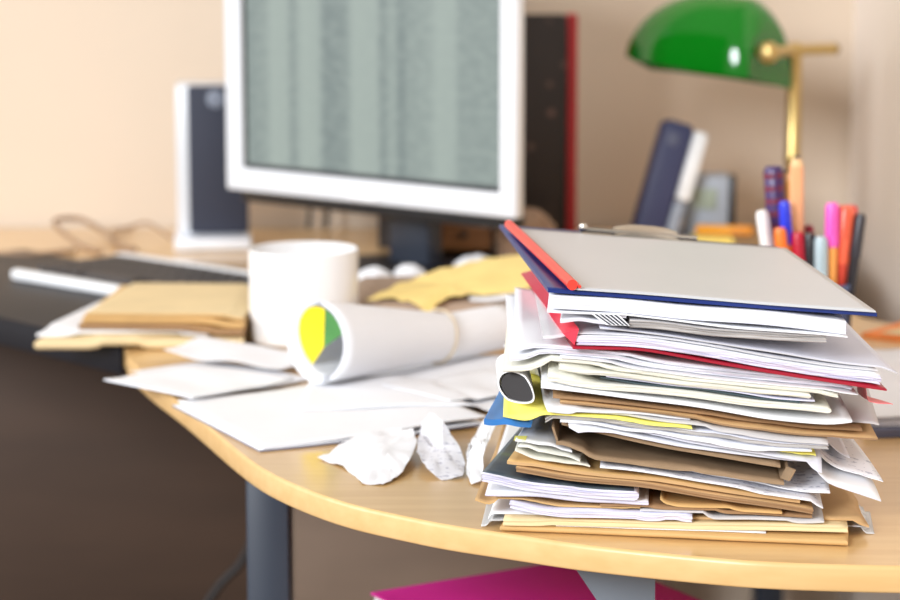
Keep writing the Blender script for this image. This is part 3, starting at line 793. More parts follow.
# ------------------------------------------------------------------ pencil cup
CX, CY, CR, CH = 0.3400, 2.225, 0.040, 0.082
cup = thing('pencil_cup', 'dark blue pencil cup full of pens behind the paper stack', 'pencil cup', (CX, CY, DZ))
lathe('body', [(0, 0.0006), (CR * .94, 0.0006), (CR, 0.004), (CR, CH - 0.002), (CR - 0.001, CH), (CR - 0.003, CH - 0.001), (CR - 0.0032, 0.006), (0, 0.005)], (CX, CY, DZ), mat('cup_blue', srgb(52, 66, 108), 0.4), cup, 48)
lathe('rim', [(CR - 0.0002, CH - 0.006), (CR + 0.0012, CH - 0.005), (CR + 0.0012, CH - 0.001), (CR - 0.0002, CH)], (CX, CY, DZ), mat('cup_rim', srgb(84, 100, 140), 0.3), cup, 48)
PENS = [
    # kind, top (x, y, z), foot (x, y), radius, body, cap, label
    ('pen', (0.2925, 2.220, 0.150), (0.318, 2.222), 0.0058, srgb(226, 222, 220), srgb(236, 232, 230), 'white capped pen leaning far left in the pencil cup'),
    ('pen', (0.3115, 2.205, 0.161), (0.326, 2.210), 0.0052, srgb(240, 150, 60), srgb(30, 50, 210), 'orange pen with a blue cap in the pencil cup'),
    ('marker', (0.3052, 2.240, 0.190), (0.320, 2.238), 0.0090, srgb(92, 30, 70), srgb(64, 40, 96), 'fat dark purple striped marker at the left rear of the cup'),
    ('pencil', (0.3247, 2.222, 0.2015), (0.3300, 2.226), 0.0068, srgb(236, 172, 124), srgb(236, 172, 124), 'tall thick natural wood pencil standing point up in the cup'),
    ('pen', (0.3064, 2.196, 0.1370), (0.3230, 2.198), 0.0055, srgb(240, 120, 30), srgb(240, 120, 30), 'short orange felt pen at the left front of the cup'),
    ('pen', (0.3240, 2.203, 0.132), (0.3340, 2.206), 0.0062, srgb(170, 16, 40), srgb(188, 20, 50), 'crimson pen between the blue capped pen and the black one'),
    ('pen', (0.3350, 2.203, 0.131), (0.3440, 2.206), 0.0062, srgb(30, 28, 34), srgb(34, 32, 38), 'black capped pen at the middle of the cup'),
    ('pen', (0.3450, 2.196, 0.1285), (0.3500, 2.203), 0.0060, srgb(64, 104, 88), srgb(176, 196, 204), 'green pen with a silver cap at the front of the cup'),
    ('pen', (0.3560, 2.203, 0.1595), (0.3585, 2.210), 0.0062, srgb(244, 164, 84), srgb(240, 92, 190), 'orange pen with a bright pink cap in the cup'),
    ('marker', (0.3710, 2.214, 0.1550), (0.3620, 2.222), 0.0088, srgb(226, 80, 60), srgb(240, 104, 72), 'coral orange marker right of the pink capped pen'),
    ('pen', (0.3785, 2.232, 0.1537), (0.3670, 2.236), 0.0070, srgb(196, 30, 36), srgb(226, 40, 50), 'bright red pen at the right rear of the cup'),
    ('pen', (0.3840, 2.208, 0.1485), (0.3680, 2.207), 0.0052, srgb(32, 30, 36), srgb(44, 42, 50), 'slim black pen leaning far right in the cup'),
    ('pen', (0.3400, 2.245, 0.1330), (0.3440, 2.244), 0.0060, srgb(120, 24, 44), srgb(150, 30, 60), 'dark red pen at the rear of the cup'),
    ('pencil', (0.3185, 2.248, 0.1850), (0.3320, 2.246), 0.0042, srgb(214, 160, 80), srgb(214, 160, 80), 'thin yellow pencil behind the tall thick one'),
]
for i, (kind, top, foot, r, body, cap, lab) in enumerate(PENS):
    A_ = Vector((foot[0], foot[1], DZ + 0.0065)); B_ = Vector((top[0], top[1], DZ + top[2]))
    d = B_ - A_; L_ = d.length
    bmx = mat(f'pen_body_{i}', body, 0.35, var=0.04); cmx = mat(f'pen_cap_{i}', cap, 0.3, var=0.04)
    t = thing(kind, lab, 'pencil' if kind == 'pencil' else 'pen', A_[:], 'pens in the pencil cup')
    if kind == 'pencil':
        lathe('shaft', [(0, 0), (r, 0.0004), (r, L_ - 0.010)], A_[:], bmx, t, 6, axis=d[:], ang=20)
        lathe('sharpened_end', [(r * .98, L_ - 0.010), (r * .55, L_ - 0.003)], A_[:], mat('pencil_wood', srgb(232, 190, 140), 0.6), t, 12, axis=d[:])
        lathe('lead', [(r * .58, L_ - 0.0035), (r * .25, L_), (0, L_ + 0.0004)], A_[:], mat('lead', srgb(36, 28, 26), 0.4), t, 12, axis=d[:])
    else:
        cl = 0.042 if kind == 'pen' else 0.055
        lathe('barrel', [(0, 0), (r * .5, 0.0003), (r * .9, 0.008), (r * .92, L_ - cl + 0.001)], A_[:], bmx, t, 16, axis=d[:])
        lathe('cap', [(r * .9, L_ - cl), (r * 1.08, L_ - cl + 0.0004), (r * 1.05, L_ - 0.005), (r * .8, L_ - 0.0008), (0, L_)], A_[:], cmx, t, 16, axis=d[:])
        if lab.startswith('fat'):
            for k in range(4):
                h0 = L_ - 0.012 - k * 0.012
                lathe('stripe', [(r * 1.04, h0), (r * 1.10, h0 + 0.0004), (r * 1.10, h0 + 0.0046), (r * 1.04, h0 + 0.005)], A_[:], mat('stripe_red', srgb(112, 36, 60), 0.4), t, 16, axis=d[:])
        # pocket clip on the cap
        sidev = d.normalized().cross(Vector((0, 1, 0))).normalized()
        fro = d.normalized().cross(sidev).normalized()
        if fro.y > 0: fro = -fro
        cpts = [A_ + d.normalized() * h + fro * (r * 1.12 + e) for h, e in ((L_ - 0.003, -0.0006), (L_ - 0.004, 0.0008), (L_ - 0.02, 0.0006), (L_ - 0.030, 0.0004))]
        tube('pocket_clip', [p[:] for p in cpts], 0.0009, cmx, t, 6)

# ------------------------------------------------------------------ papers in front of the screen
sheet('manila_envelope', [(-0.4044, 0.0), (-0.30, 0.0), (-0.2040, 0.0)], 2.308, 2.314, 0.225, [MANILA, MANILA], t=0.0100, fold='FL', pages=0.0003, sr=-0.006, sl=0.045,
      label='thick pale manila envelope at the bottom of the pile left of the mug', cat='envelope', wave=0.0004)
sheet('paper_sheet', [(-0.410, 0.0105), (-0.30, 0.0108), (-0.24, 0.0108)], 2.322, 2.326, 0.20, [W_PAPER], t=0.0024, sl=0.045, label='white sheet sticking out left between the brown envelopes beside the mug', cat='paper')
sheet('brown_envelope', [(-0.368, 0.0125), (-0.30, 0.0125), (-0.2042, 0.012)], 2.326, 2.318, 0.21, [KRAFT_G, KRAFT_D], t=0.0062, fold='F', pages=0.0004, label='dark golden brown envelope in the middle of the pile left of the mug', cat='envelope', wave=0.0005)
sheet('brown_envelope', [(-0.364, 0.0200), (-0.30, 0.0198), (-0.2044, 0.0195)], 2.330, 2.322, 0.205, [KRAFT_G, KRAFT_G], t=0.0060, fold='F', pages=0.0004, label='golden brown envelope directly under the pale tan top one left of the mug', cat='envelope', wave=0.0004)
sheet('brown_envelope', [(-0.362, 0.0275), (-0.30, 0.027), (-0.2045, 0.027)], 2.330, 2.322, 0.200, [MANILA, KRAFT_G], t=0.0030, fold='F', pages=0.0004, sl=0.012, label='pale tan envelope lying on top of the pile left of the mug', cat='envelope', wave=0.0004)

sheet('paper_sheet', [(-0.300, 0.0010), (-0.24, 0.001), (-0.165, 0.001)], 2.192, 2.10, 0.07, [W_PAPER], t=0.0003, sl=0.035, label='thin white sheet whose pointed corner overhangs the left desk edge', cat='paper', wave=0.0003)
sheet('magazine', [(-0.152, 0.0), (-0.06, 0.0005), (0.03, 0.003)], 1.8535, 1.945, 0.20, [W_PAPER, mat('page_dark', srgb(120, 122, 140), 0.6)], t=0.0016, label='white magazine at the bottom of the loose papers in front of the rolled poster', cat='magazine', wave=0.0004, back=(0.0, 0.003))
sheet('paper_sheet', [(-0.1490, 0.002), (-0.10, 0.0026), (-0.05, 0.006), (0.0, 0.0095), (0.03, 0.0095)], 1.858, 1.944, 0.205, [W_PAPER], t=0.0016, label='big white sheet with lifted right edge in front of the rolled poster', cat='paper', wave=0.0004, back=(0.002, 0.006), pages=0.0003)
sheet('paper_sheet', [(-0.13, 0.005), (-0.02, 0.006), (0.075, 0.006)], 1.99, 1.985, 0.26, [W_PAPER], t=0.0006, label='white sheet lying under the rolled poster near the mug', cat='paper', wave=0.0006)
sheet('paper_sheet', [(-0.225, 0.0065), (-0.18, 0.0075), (-0.140, 0.009)], 2.035, 2.110, 0.14, [W_PAPER], t=0.0012, label='folded white sheet left of the rolled poster end', cat='paper', wave=0.0006, pages=0.0004, back=(0.003, 0.003))
sheet('paper_sheet', [(-0.272, 0.016), (-0.24, 0.010), (-0.18, 0.008), (-0.155, 0.008)], 2.225, 2.17, 0.085, [W_PAPER], t=0.0005, label='bent white sheet lying between the mug and the manila envelopes', cat='paper', wave=0.0012, sl=-0.01)
sheet('paper_sheet', [(0.00, 0.006), (0.05, 0.010), (0.092, 0.008)], 2.00, 2.07, 0.10, [W_PAPER], t=0.0004, label='small white sheet with a raised corner between the poster roll and the big stack', cat='paper', wave=0.0012)

# mug
MX, MY = -0.1470, 2.365
mzz = float(HM[hm_cells(np.array([MX]), np.array([MY - 0.03]))].max()) + 0.0008
mug = thing('mug', 'wide plain white mug behind the rolled poster', 'mug', (MX, MY, DZ + mzz))
mt = 0.0935
lathe('body', [(0, 0.001), (0.049, 0.001), (0.050, 0.0), (0.0535, 0.0008), (0.0550, 0.0030), (0.0553, 0.012), (0.0553, mt - mzz - 0.002), (0.0543, mt - mzz), (0.0526, mt - mzz - 0.001), (0.0515, 0.02), (0.046, 0.008), (0, 0.007)], (MX, MY, DZ + mzz), PORCELAIN, mug, 72)
hd = Vector((0.20, 0.98, 0)).normalized()
hpts = [(MX + hd.x * q, MY + hd.y * q, DZ + mzz + h) for q, h in ((0.0545, 0.070), (0.068, 0.073), (0.080, 0.064), (0.083, 0.048), (0.078, 0.032), (0.066, 0.022), (0.0545, 0.020))]
tube('handle', spline(hpts, 6), 0.0052, PORCELAIN, mug, 14)
hm_box(MX - 0.057, MX + 0.057, MY - 0.057, MY + 0.057, 0.0)

# rolled poster
RA = Vector((-0.1200, 2.085, 0.0)); rd = Vector((0.70, 0.715, 0)).normalized()
rs0 = hm_support(np.linspace(RA.x - 0.03, RA.x + 0.22, 40), np.linspace(RA.y, RA.y + 0.15, 40)).max()
roll_ = thing('rolled_poster', 'white rolled up poster with yellow and green print showing inside its open end', 'poster', (RA.x, RA.y, DZ + rs0))
rl = 0.245
pr_ = Vector((-rd.y, rd.x, 0))
def rad(s): return 0.0390 - 0.0165 * min(1, s / 0.17)
NTH, NSX = 150, 16
def roll_layer(name, th0, th1, r_in, m, mi=None):
    """Spiral wrapped sheet; the radius grows slowly with the turn."""
    vs, fs, mm = [], [], []
    for side in (0, 1):
        for i in range(NSX + 1):
            s = rl * i / NSX
            R0 = rad(s)
            for k in range(NTH + 1):
                th = th0 + (th1 - th0) * k / NTH
                rr = R0 * (r_in + (1 - r_in) * k / NTH) - (0.0006 if side else 0)
                s2 = s + (0.004 * (1 - k / NTH) if i == 0 else 0)
                c = RA + rd * s2
                q = c + pr_ * (rr * math.cos(th)) + Vector((0, 0, rad(s) + rs0 + 0.0006 + rr * math.sin(th) + DZ))
                vs.append(q[:])
    Wd = NTH + 1; Hh = (NSX + 1) * Wd
    for i in range(NSX):
        for k in range(NTH):
            a = i * Wd + k
            fs.append([a, a + 1, a + Wd + 1, a + Wd]); mm.append(0)
            fs.append([Hh + a, Hh + a + Wd, Hh + a + Wd + 1, Hh + a + 1]); mm.append(1)
    for i in (0, NSX):
        for k in range(NTH):
            a = i * Wd + k; fs.append([a, Hh + a, Hh + a + 1, a + 1]); mm.append(0)
    for k in (0, NTH):
        for i in range(NSX):
            a = i * Wd + k; fs.append([a, a + Wd, Hh + a + Wd, Hh + a]); mm.append(0)
    o = mesh_obj(name, vs, fs, m, roll_, True, mm)
    return o
roll_layer('outer_sheet', -PI * 0.55, 4.6 * PI - PI * 0.5, 0.83, [W_PAPER, W_PAPER])
# inner printed leaf: a flap of poster bent across the hollow
YEL = mat('poster_yellow', srgb(236, 212, 10), 0.5, var=0.05)
GRN = mat('poster_green', srgb(70, 132, 66), 0.5, var=0.15)
def leaf(name, prof, s0, s1, m, t=0.0006):
    vs, fs = [], []
    for s in (s0, s1):
        for (a, b) in prof:
            c = RA + rd * s
            q = c + pr_ * a + Vector((0, 0, rad(s0) + rs0 + 0.0006 + b + DZ)); vs.append(q[:])
        for (a, b) in prof[::-1]:
            c = RA + rd * s
            q = c + pr_ * (a * 0.97) + Vector((0, 0, rad(s0) + rs0 + 0.0006 + b * 0.97 - t + DZ)); vs.append(q[:])
    n = len(prof) * 2
    for k in range(n): fs.append([k, (k + 1) % n, n + (k + 1) % n, n + k])
    fs += [list(range(n))[::-1], list(range(n, 2 * n))]
    return auto_smooth(mesh_obj(name, vs, fs, m, roll_), 50)
def disc_seg(name, s, ang0, ang1, r, m, cut, extra):
    """The printed face of the innermost turn, slanting away into the roll."""
    vs, fs = [], []
    n = 24
    arc = [(r * math.cos(ang0 + (ang1 - ang0) * k / n), r * math.sin(ang0 + (ang1 - ang0) * k / n)) for k in range(n)] + [extra]
    for dp in (0.0, 0.0008):
        for (a, b) in arc:
            depth = s + cut * (0.5 - 0.5 * b / r) + dp
            q = RA + rd * depth + pr_ * a + Vector((0, 0, rad(0) + rs0 + 0.0006 + b + DZ)); vs.append(q[:])
    fs = [list(range(n + 1))[::-1], list(range(n + 1, 2 * n + 2))]
    for k in range(n + 1): fs.append([k, (k + 1) % (n + 1), n + 1 + (k + 1) % (n + 1), n + 1 + k])
    return mesh_obj(name, vs, fs, m, roll_)
PR = 0.0305
SPL = (-PR * 0.02, -PR * 0.22)
o = disc_seg('yellow_print', 0.0035, -PI * 0.30, PI * 0.63, PR, YEL, 0.010, SPL); o['label'] = 'yellow printed inside'
o = disc_seg('green_print', 0.0035, PI * 0.60, PI * 0.91, PR, GRN, 0.010, SPL); o['label'] = 'green printed inside'
bs = 0.155
ringp = []
for k in range(40):
    a = 2 * PI * k / 40
    c = RA + rd * (bs + 0.004 * math.sin(a))
    ringp.append((c + pr_ * ((rad(bs) + 0.0012) * math.cos(a)) + Vector((0, 0, rad(bs) + rs0 + 0.0006 + (rad(bs) + 0.0010) * math.sin(a) + DZ)))[:])
o = tube('rubber_band', ringp, 0.0011, mat('rubber_tan', srgb(206, 188, 160), 0.6), roll_, 8, True); o['label'] = 'tan rubber band'

# envelopes right of the mug
sheet('padded_envelope', [(-0.062, 0.0), (0.0, 0.0), (0.092, 0.0)], 2.350, 2.372, 0.17, [KRAFT_GREY, KRAFT_GREY], t=0.041, fold='FLR', pages=0.0006, label='thick greyish brown padded envelope behind the rolled poster', cat='envelope', wave=0.0006)
sheet('paper_sheet', [(0.020, 0.042), (0.06, 0.043), (0.098, 0.043)], 2.350, 2.355, 0.16, [W_PAPER], t=0.0020, label='white sheet under the yellow envelope behind the rolled poster', cat='paper', wave=0.0006)
scrap('manila_envelope', [(-0.083, 2.352, 0.044), (-0.055, 2.350, 0.0445), (-0.040, 2.345, 0.0445), (-0.030, 2.330, 0.041), (-0.022, 2.318, 0.033), (-0.014, 2.330, 0.041), (-0.002, 2.345, 0.045), (0.012, 2.350, 0.046), (0.020, 2.362, 0.047), (0.096, 2.385, 0.05), (0.100, 2.470, 0.062), (0.098, 2.545, 0.064), (0.04, 2.535, 0.06), (-0.020, 2.470, 0.054), (-0.055, 2.410, 0.048)], MANILA_Y,
      'crumpled yellow manila envelope with a torn flap lying right of the mug', 'envelope', t=0.0010, rough=0.004, seed=5, cuts=5)

# torn and crumpled pieces at the front of the desk
scrap('torn_sheet', [(-0.1040, 1.8300, 0.001), (-0.085, 1.872, 0.003), (-0.062, 1.905, 0.006), (-0.040, 1.904, 0.008), (-0.030, 1.885, 0.012), (-0.026, 1.845, 0.012), (-0.030, 1.800, 0.008), (-0.038, 1.765, 0.004), (-0.050, 1.742, 0.001), (-0.066, 1.745, 0.0005), (-0.072, 1.770, 0.0005), (-0.083, 1.800, 0.0005)], W_PAPER,
      'white torn sheet with a pointed tip lying near the front desk edge', 'paper', rough=0.0034, seed=3, centre=(-0.052, 1.82, 0.012))
scrap('torn_sheet', [(-0.0250, 1.860, 0.006), (-0.022, 1.892, 0.016), (-0.017, 1.885, 0.026), (-0.006, 1.850, 0.026), (0.006, 1.822, 0.014), (0.012, 1.790, 0.006), (0.010, 1.765, 0.001), (-0.006, 1.758, 0.0005), (-0.018, 1.776, 0.006), (-0.026, 1.810, 0.010)], PRINT,
      'torn printed strip curling upward between the torn sheet and the big stack', 'paper', rough=0.003, seed=8, centre=(-0.006, 1.815, 0.012))
scrap('torn_sheet', [(0.0125, 1.800, 0.006), (0.018, 1.850, 0.014), (0.030, 1.895, 0.022), (0.042, 1.890, 0.026), (0.034, 1.83, 0.024), (0.026, 1.780, 0.014), (0.024, 1.745, 0.001), (0.016, 1.742, 0.0005), (0.013, 1.765, 0.001)], W_PAPER,
      'crumpled white scrap leaning against the left side of the big stack', 'paper', rough=0.004, seed=12, centre=(0.022, 1.81, 0.018))

# papers on the right behind the stack
sheet('folder', [(0.345, 0.0), (0.42, 0.0), (0.470, 0.0)], 1.905, 1.925, 0.30, [mat('folder_slate', srgb(92, 96, 122), 0.5)], t=0.0065, sl=0.055, sr=0.012, label='slate blue folder on the desk right behind the big stack', cat='folder', pages=0.0003)
sheet('page_bundle', [(0.342, 0.007), (0.42, 0.008), (0.470, 0.008)], 1.915, 1.935, 0.30, [W_PAPER, EDGE_W], t=0.0085, sl=0.055, sr=0.010, label='white bundle of papers on the slate blue folder right of the stack', cat='papers', pages=0.0008)
sheet('folder', [(0.418, 0.0), (0.45, 0.0), (0.484, 0.0)], 2.38, 2.33, 0.16, [mat('folder_orange', srgb(236, 132, 52), 0.5)], t=0.0040, label='orange folder at the right desk edge behind the white bundle', cat='folder')
sheet('paper_sheet', [(0.438, 0.004), (0.45, 0.004), (0.483, 0.004)], 2.378, 2.335, 0.05, [MANILA], t=0.0010, label='cream sheet lying on the orange folder at the right', cat='paper')

# ------------------------------------------------------------------ the big paper stack, from the desk upwards
sheet('padded_envelope', [(0.0369, 0.0003), (0.1036, 0.0003), (0.185, 0.0003), (0.2681, 0.0003)], 1.609, 1.568, 0.31, [KRAFT_G], t=0.0042, label='thick golden brown padded envelope at the very bottom of the big paper stack', cat='envelope', wave=0.0003, fold='FLR', pages=0.0002)
sheet('paper_sheet', [(0.0734, 0.0053), (0.1447, 0.0043), (0.2163, 0.0041)], 1.603, 1.583, 0.27, [W_PAPER], t=0.0005, label='thin white sheet sticking out just above the bottom padded envelope', cat='paper', wave=0.0002)
sheet('paper_sleeve', [(0.0217, 0.0014), (0.0629, 0.0014)], 1.618, 1.618, 0.1, [CLEAR], t=0.0008, label='clear greyish plastic sleeve poking out at the lower left of the stack', cat='plastic sleeve', sl=0.008, wave=0.0004)
sheet('paper_sleeve', [(0.2295, 0.0003), (0.2636, 0.0003), (0.2935, 0.0003)], 1.608, 1.6, 0.06, [CLEAR], t=0.0006, label='pale translucent sleeve poking out low on the right above the bottom envelope', cat='plastic sleeve', wave=0.0004)
sheet('paper_folder', [(0.0368, 0.0054), (0.1036, 0.006), (0.1854, 0.0063), (0.2716, 0.0076)], 1.605, 1.578, 0.3, [MANILA], t=0.0034, label='light beige paper folder second from the bottom of the big stack', cat='folder', wave=0.0003, pages=0.0003)
sheet('brown_envelope', [(0.0902, 0.0095), (0.173, 0.0079), (0.2888, 0.0048)], 1.606, 1.594, 0.25, [KRAFT], t=0.0016, label='wide brown envelope with a glued flap jutting out low on the right of the stack', cat='envelope', sr=-0.012, wave=0.0003)
sheet('paper_sheet', [(0.0266, 0.0064), (0.0767, 0.007), (0.1043, 0.0077)], 1.618, 1.61, 0.24, [W_PAPER], t=0.0008, label='small white sheet poking out at the left above the beige folder', cat='paper')
sheet('page_bundle', [(0.0415, 0.0174), (0.0588, 0.0142), (0.1035, 0.0116), (0.1665, 0.0102)], 1.603, 1.592, 0.27, [W_LILAC, EDGE_L], t=0.0042, label='lilac white bundle of pages low in the stack left of centre', cat='papers', pages=0.0006)
sheet('paper_sheet', [(0.1312, 0.0122), (0.1994, 0.0112), (0.2561, 0.0128)], 1.598, 1.585, 0.27, [W_GREY], t=0.0012, label='greyish purple sheet low in the stack right of the lilac page bundle', cat='paper')
sheet('brown_envelope', [(0.0174, 0.0208), (0.0292, 0.0168), (0.0624, 0.0184), (0.1313, 0.0174)], 1.612, 1.6, 0.25, [KRAFT, KRAFT_G], t=0.001, label='orange tan envelope with its corner curling out at the far lower left', cat='envelope', wave=0.0004)
sheet('brown_envelope', [(0.1036, 0.0195), (0.1721, 0.0167), (0.2239, 0.015), (0.2483, 0.0155)], 1.6, 1.588, 0.27, [KRAFT_D, KRAFT_D], t=0.0018, label='dull tan envelope just above the greyish purple sheet on the right', cat='envelope')
sheet('page_bundle', [(0.0249, 0.0263), (0.0621, 0.0258), (0.1034, 0.0238), (0.1362, 0.0218)], 1.604, 1.594, 0.26, [W_PAPER, EDGE_L], t=0.0028, label='folded white printed sheets above the orange tan envelope', cat='papers', pages=0.0004)
sheet('magazine', [(0.0221, 0.0379), (0.0482, 0.0321), (0.0826, 0.0278), (0.1264, 0.0258)], 1.6, 1.592, 0.27, [COVER_PHOTO, EDGE_L, W_COOL], t=0.0066, label='folded magazine with dark green and grey cover and rounded white fold', cat='magazine', fold='R', pages=0.0005, sl=0.035)
sheet('brown_envelope', [(0.1447, 0.0212), (0.1855, 0.0183), (0.2274, 0.016)], 1.596, 1.586, 0.27, [KRAFT_G], t=0.0012, label='thin tan envelope peeking out right of the folded magazine', cat='envelope')
sheet('brown_envelope', [(0.0455, 0.0436), (0.0757, 0.0393), (0.1304, 0.0362), (0.1713, 0.0294), (0.248, 0.0185)], 1.6, 1.582, 0.29, [KRAFT, KRAFT_D], t=0.0034, label='dark brown open envelope lying over the folded magazine', cat='envelope', wave=0.0005, pages=0.0004, sl=0.022)
sheet('brown_envelope', [(0.0393, 0.0495), (0.0758, 0.0431), (0.1306, 0.0399), (0.1852, 0.0325), (0.2396, 0.0252)], 1.602, 1.586, 0.28, [KRAFT_G, KRAFT, KRAFT], t=0.0022, label='tan envelope just above the dark brown open one at the left of the stack', cat='envelope', wave=0.0005, sl=0.03)
sheet('cream_page', [(0.0447, 0.0577), (0.0655, 0.0524), (0.0967, 0.0462)], 1.6, 1.604, 0.23, [W_CREAM], t=0.0012, label='cream page with torn edge at the left below the cardboard piece', cat='paper', wave=0.0008, sl=0.04)
sheet('cream_page', [(0.0469, 0.0606), (0.0655, 0.0569), (0.0895, 0.0521)], 1.606, 1.6, 0.23, [W_CREAM], t=0.001, label='second cream page above the torn one at the left of the cardboard', cat='paper', wave=0.0008, sl=0.04)
sheet('cream_page', [(0.0448, 0.066), (0.0655, 0.0617), (0.0842, 0.0575)], 1.604, 1.604, 0.23, [W_PAPER], t=0.0012, label='top cream page at the left of the cardboard carrying a yellow tab', cat='paper', wave=0.0008, sl=0.04)
sheet('printed_sheet', [(0.1028, 0.049), (0.1573, 0.043), (0.1981, 0.0368), (0.2185, 0.0309), (0.2389, 0.0243), (0.2545, 0.0197)], 1.592, 1.58, 0.25, [PRINT, W_PAPER], t=0.0006, label='white printed sheet drooping to a point on the right of the stack', cat='paper', back=(0.045, 0.045), sr=0.004)
sheet('printed_sheet', [(0.1313, 0.0445), (0.1861, 0.0366), (0.2338, 0.0315), (0.2609, 0.0314)], 1.605, 1.592, 0.26, [PRINT, W_PAPER], t=0.0009, label='white sheet of small print right below the cardboard piece', cat='paper', back=(0.05, 0.05))
tray = thing('cardboard_folder', 'grey brown folded cardboard sleeve open at the front of the stack', 'cardboard', (0.0728, 1.598, DZ + 0.0589))
sheet('bottom_panel', [(0.0728, 0.0582), (0.103, 0.053), (0.1646, 0.0455), (0.2286, 0.0387)], 1.598, 1.588, 0.24, [CARD, CARD, CARD_IN], t=0.0022, parent=tray)
X, Y, Z, T = SURF['bottom_panel']
xa, za = X[0, 0], T[0, 0]; xb, zb = X[-1, 0], T[-1, 0]
sheet('top_panel', [(xa + 0.004, za + 0.0105), ((xa + xb) / 2, (T[17, 0] + 0.0105)), (xb - 0.002, zb + 0.0088)], Y[0, 0] + 0.006, Y[-1, 0] + 0.006, 0.225, [CARD, CARD, CARD_IN], t=0.0020, parent=tray, wave=0.0001, back=(T[0, -1] + 0.0105, T[-1, -1] + 0.009))
X2, Y2, Z2, T2 = SURF['top_panel']
def side_panel(a, out):
    vs, fs = [], []
    nvv = X.shape[1] - 2
    for b in range(nvv):
        h = max(0.004, Z2[a, b] - T[a, b] - 0.0006)
        for (dx, dz) in ((0, 0.0003), (0.0016, 0.0003), (0.0016 + out * 0.5, h), (out * 0.5, h)):
            vs.append((X[a, b] + dx - (0.0018 if a else 0) + (0.0045 if b == 0 and a else 0), Y[a, b] + 0.002, T[a, b] + dz + DZ))
    for b in range(nvv - 1):
        p, q = b * 4, b * 4 + 4
        for k in range(4): fs.append([p + k, p + (k + 1) % 4, q + (k + 1) % 4, q + k])
    fs += [[0, 1, 2, 3], [(nvv - 1) * 4 + i for i in (3, 2, 1, 0)]]
    mesh_obj('side_panel', vs, fs, CARD, tray)
side_panel(0, -0.006); side_panel(-1, 0.008)
hm_path([(X[0, b] - 0.001, Y[0, b], Z2[0, b] + 0.0002) for b in range(0, 28, 3)], 0.0055)
hm_path([(X[-1, b] + 0.004, Y[-1, b], T[-1, b] + 0.0112) for b in range(0, 28, 3)], 0.0065)
sheet('paper_sheet', [(0.0814, 0.0679), (0.1302, 0.064), (0.1646, 0.0616), (0.213, 0.0514), (0.2548, 0.0383), (0.2975, 0.0238)], 1.592, 1.6, 0.24, [W_PAPER, W_COOL], t=0.0008, label='long white sheet over the cardboard drooping to the lower right corner', cat='paper', back=(0.068, 0.064), sr=-0.02, blend=0.6)
sheet('printed_sheet', [(0.1594, 0.0606), (0.215, 0.0521), (0.2568, 0.0422), (0.3009, 0.0315)], 1.612, 1.612, 0.22, [PRINT, W_PAPER], t=0.0006, label='white printed sheet hanging out right above the drooping one', cat='paper', back=(0.07, 0.068), sr=-0.03, blend=0.6)
sheet('paper_sheet', [(0.1306, 0.0654), (0.1716, 0.0606), (0.2125, 0.055), (0.2547, 0.0467)], 1.6, 1.59, 0.25, [W_COOL], t=0.0008, label='pale blue white sheet with a bent corner near the yellow sticker', cat='paper', back=(0.072, 0.068))
sheet('sticky_note', [(0.2263, 0.0577), (0.251, 0.0542)], 1.594, 1.594, 0.05, [YELLOW], t=0.0004, label='small yellow sticky note peeking out on the right of the stack', cat='note', wave=0.0001)
sheet('paper_sheet', [(0.0754, 0.0734), (0.1573, 0.0659), (0.1846, 0.062), (0.2119, 0.0575), (0.2322, 0.0612), (0.2471, 0.0614)], 1.596, 1.587, 0.26, [W_PAPER], t=0.0008, label='crumpled white sheet with zigzag edge above the yellow sticker', cat='paper', wave=0.001, back=(0.076, 0.072))
sheet('paper_sheet', [(0.1746, 0.0599), (0.2376, 0.0527), (0.2798, 0.0427)], 1.625, 1.625, 0.22, [W_COOL], t=0.0006, label='soft grey white page with corner to the right of the crumpled sheet', cat='paper', back=(0.076, 0.073))
sheet('page_bundle', [(0.0652, 0.0781), (0.1029, 0.073), (0.1644, 0.0675), (0.2324, 0.0622), (0.2588, 0.0625)], 1.6, 1.588, 0.27, [W_COOL, EDGE_G], t=0.0024, label='lilac white bundle of sheets under the yellow folder', cat='papers', pages=0.0005)
sheet('plastic_folder', [(0.0235, 0.0755), (0.0415, 0.0741), (0.0581, 0.0727)], 1.612, 1.612, 0.14, [BLUE_L], t=0.0036, label='blue plastic folder corner jutting out at the far left under the yellow folder', cat='folder', sl=0.018, sr=0.012)
sheet('yellow_folder', [(0.0363, 0.0845), (0.0753, 0.0771), (0.1164, 0.0725), (0.1656, 0.0672)], 1.596, 1.592, 0.27, [YELLOW], t=0.0011, label='yellow paper folder slanting out at the left of the stack', cat='folder', wave=0.0003)
sheet('grey_sheet', [(0.0756, 0.084), (0.1303, 0.0766), (0.1983, 0.0688), (0.2578, 0.0637)], 1.602, 1.586, 0.27, [W_GREY, W_GREY], t=0.0012, label='grey sheet with its edge below the brown envelopes in mid stack', cat='paper', back=(0.083, 0.08))
roll = thing('curled_sheet', 'white curled sheet with dark oval hollow at the left edge of the stack', 'paper', (0.047, 1.600, DZ + 0.078))
vs, fs = [], []
NA, NB = 40, 12
cx, cz = 0.0468, 0.1019
def oval(a, ra, rb, tilt):
    p, q = ra * math.cos(a), rb * math.sin(a)
    if p > 0: q *= (1 - 0.35 * p / ra)
    return p * math.cos(tilt) - q * math.sin(tilt), p * math.sin(tilt) + q * math.cos(tilt)
for b in range(NB):
    y = 1.606 + 0.07 * b / (NB - 1)
    for ring in ((0.0142, 0.0104), (0.0131, 0.0093)):
        for a in range(NA):
            p, q = oval(2 * PI * a / NA, ring[0], ring[1], -0.62)
            vs.append((cx - 0.001 + p, y - 0.004 * math.cos(2 * PI * a / NA) * (b == 0), cz + q + DZ))
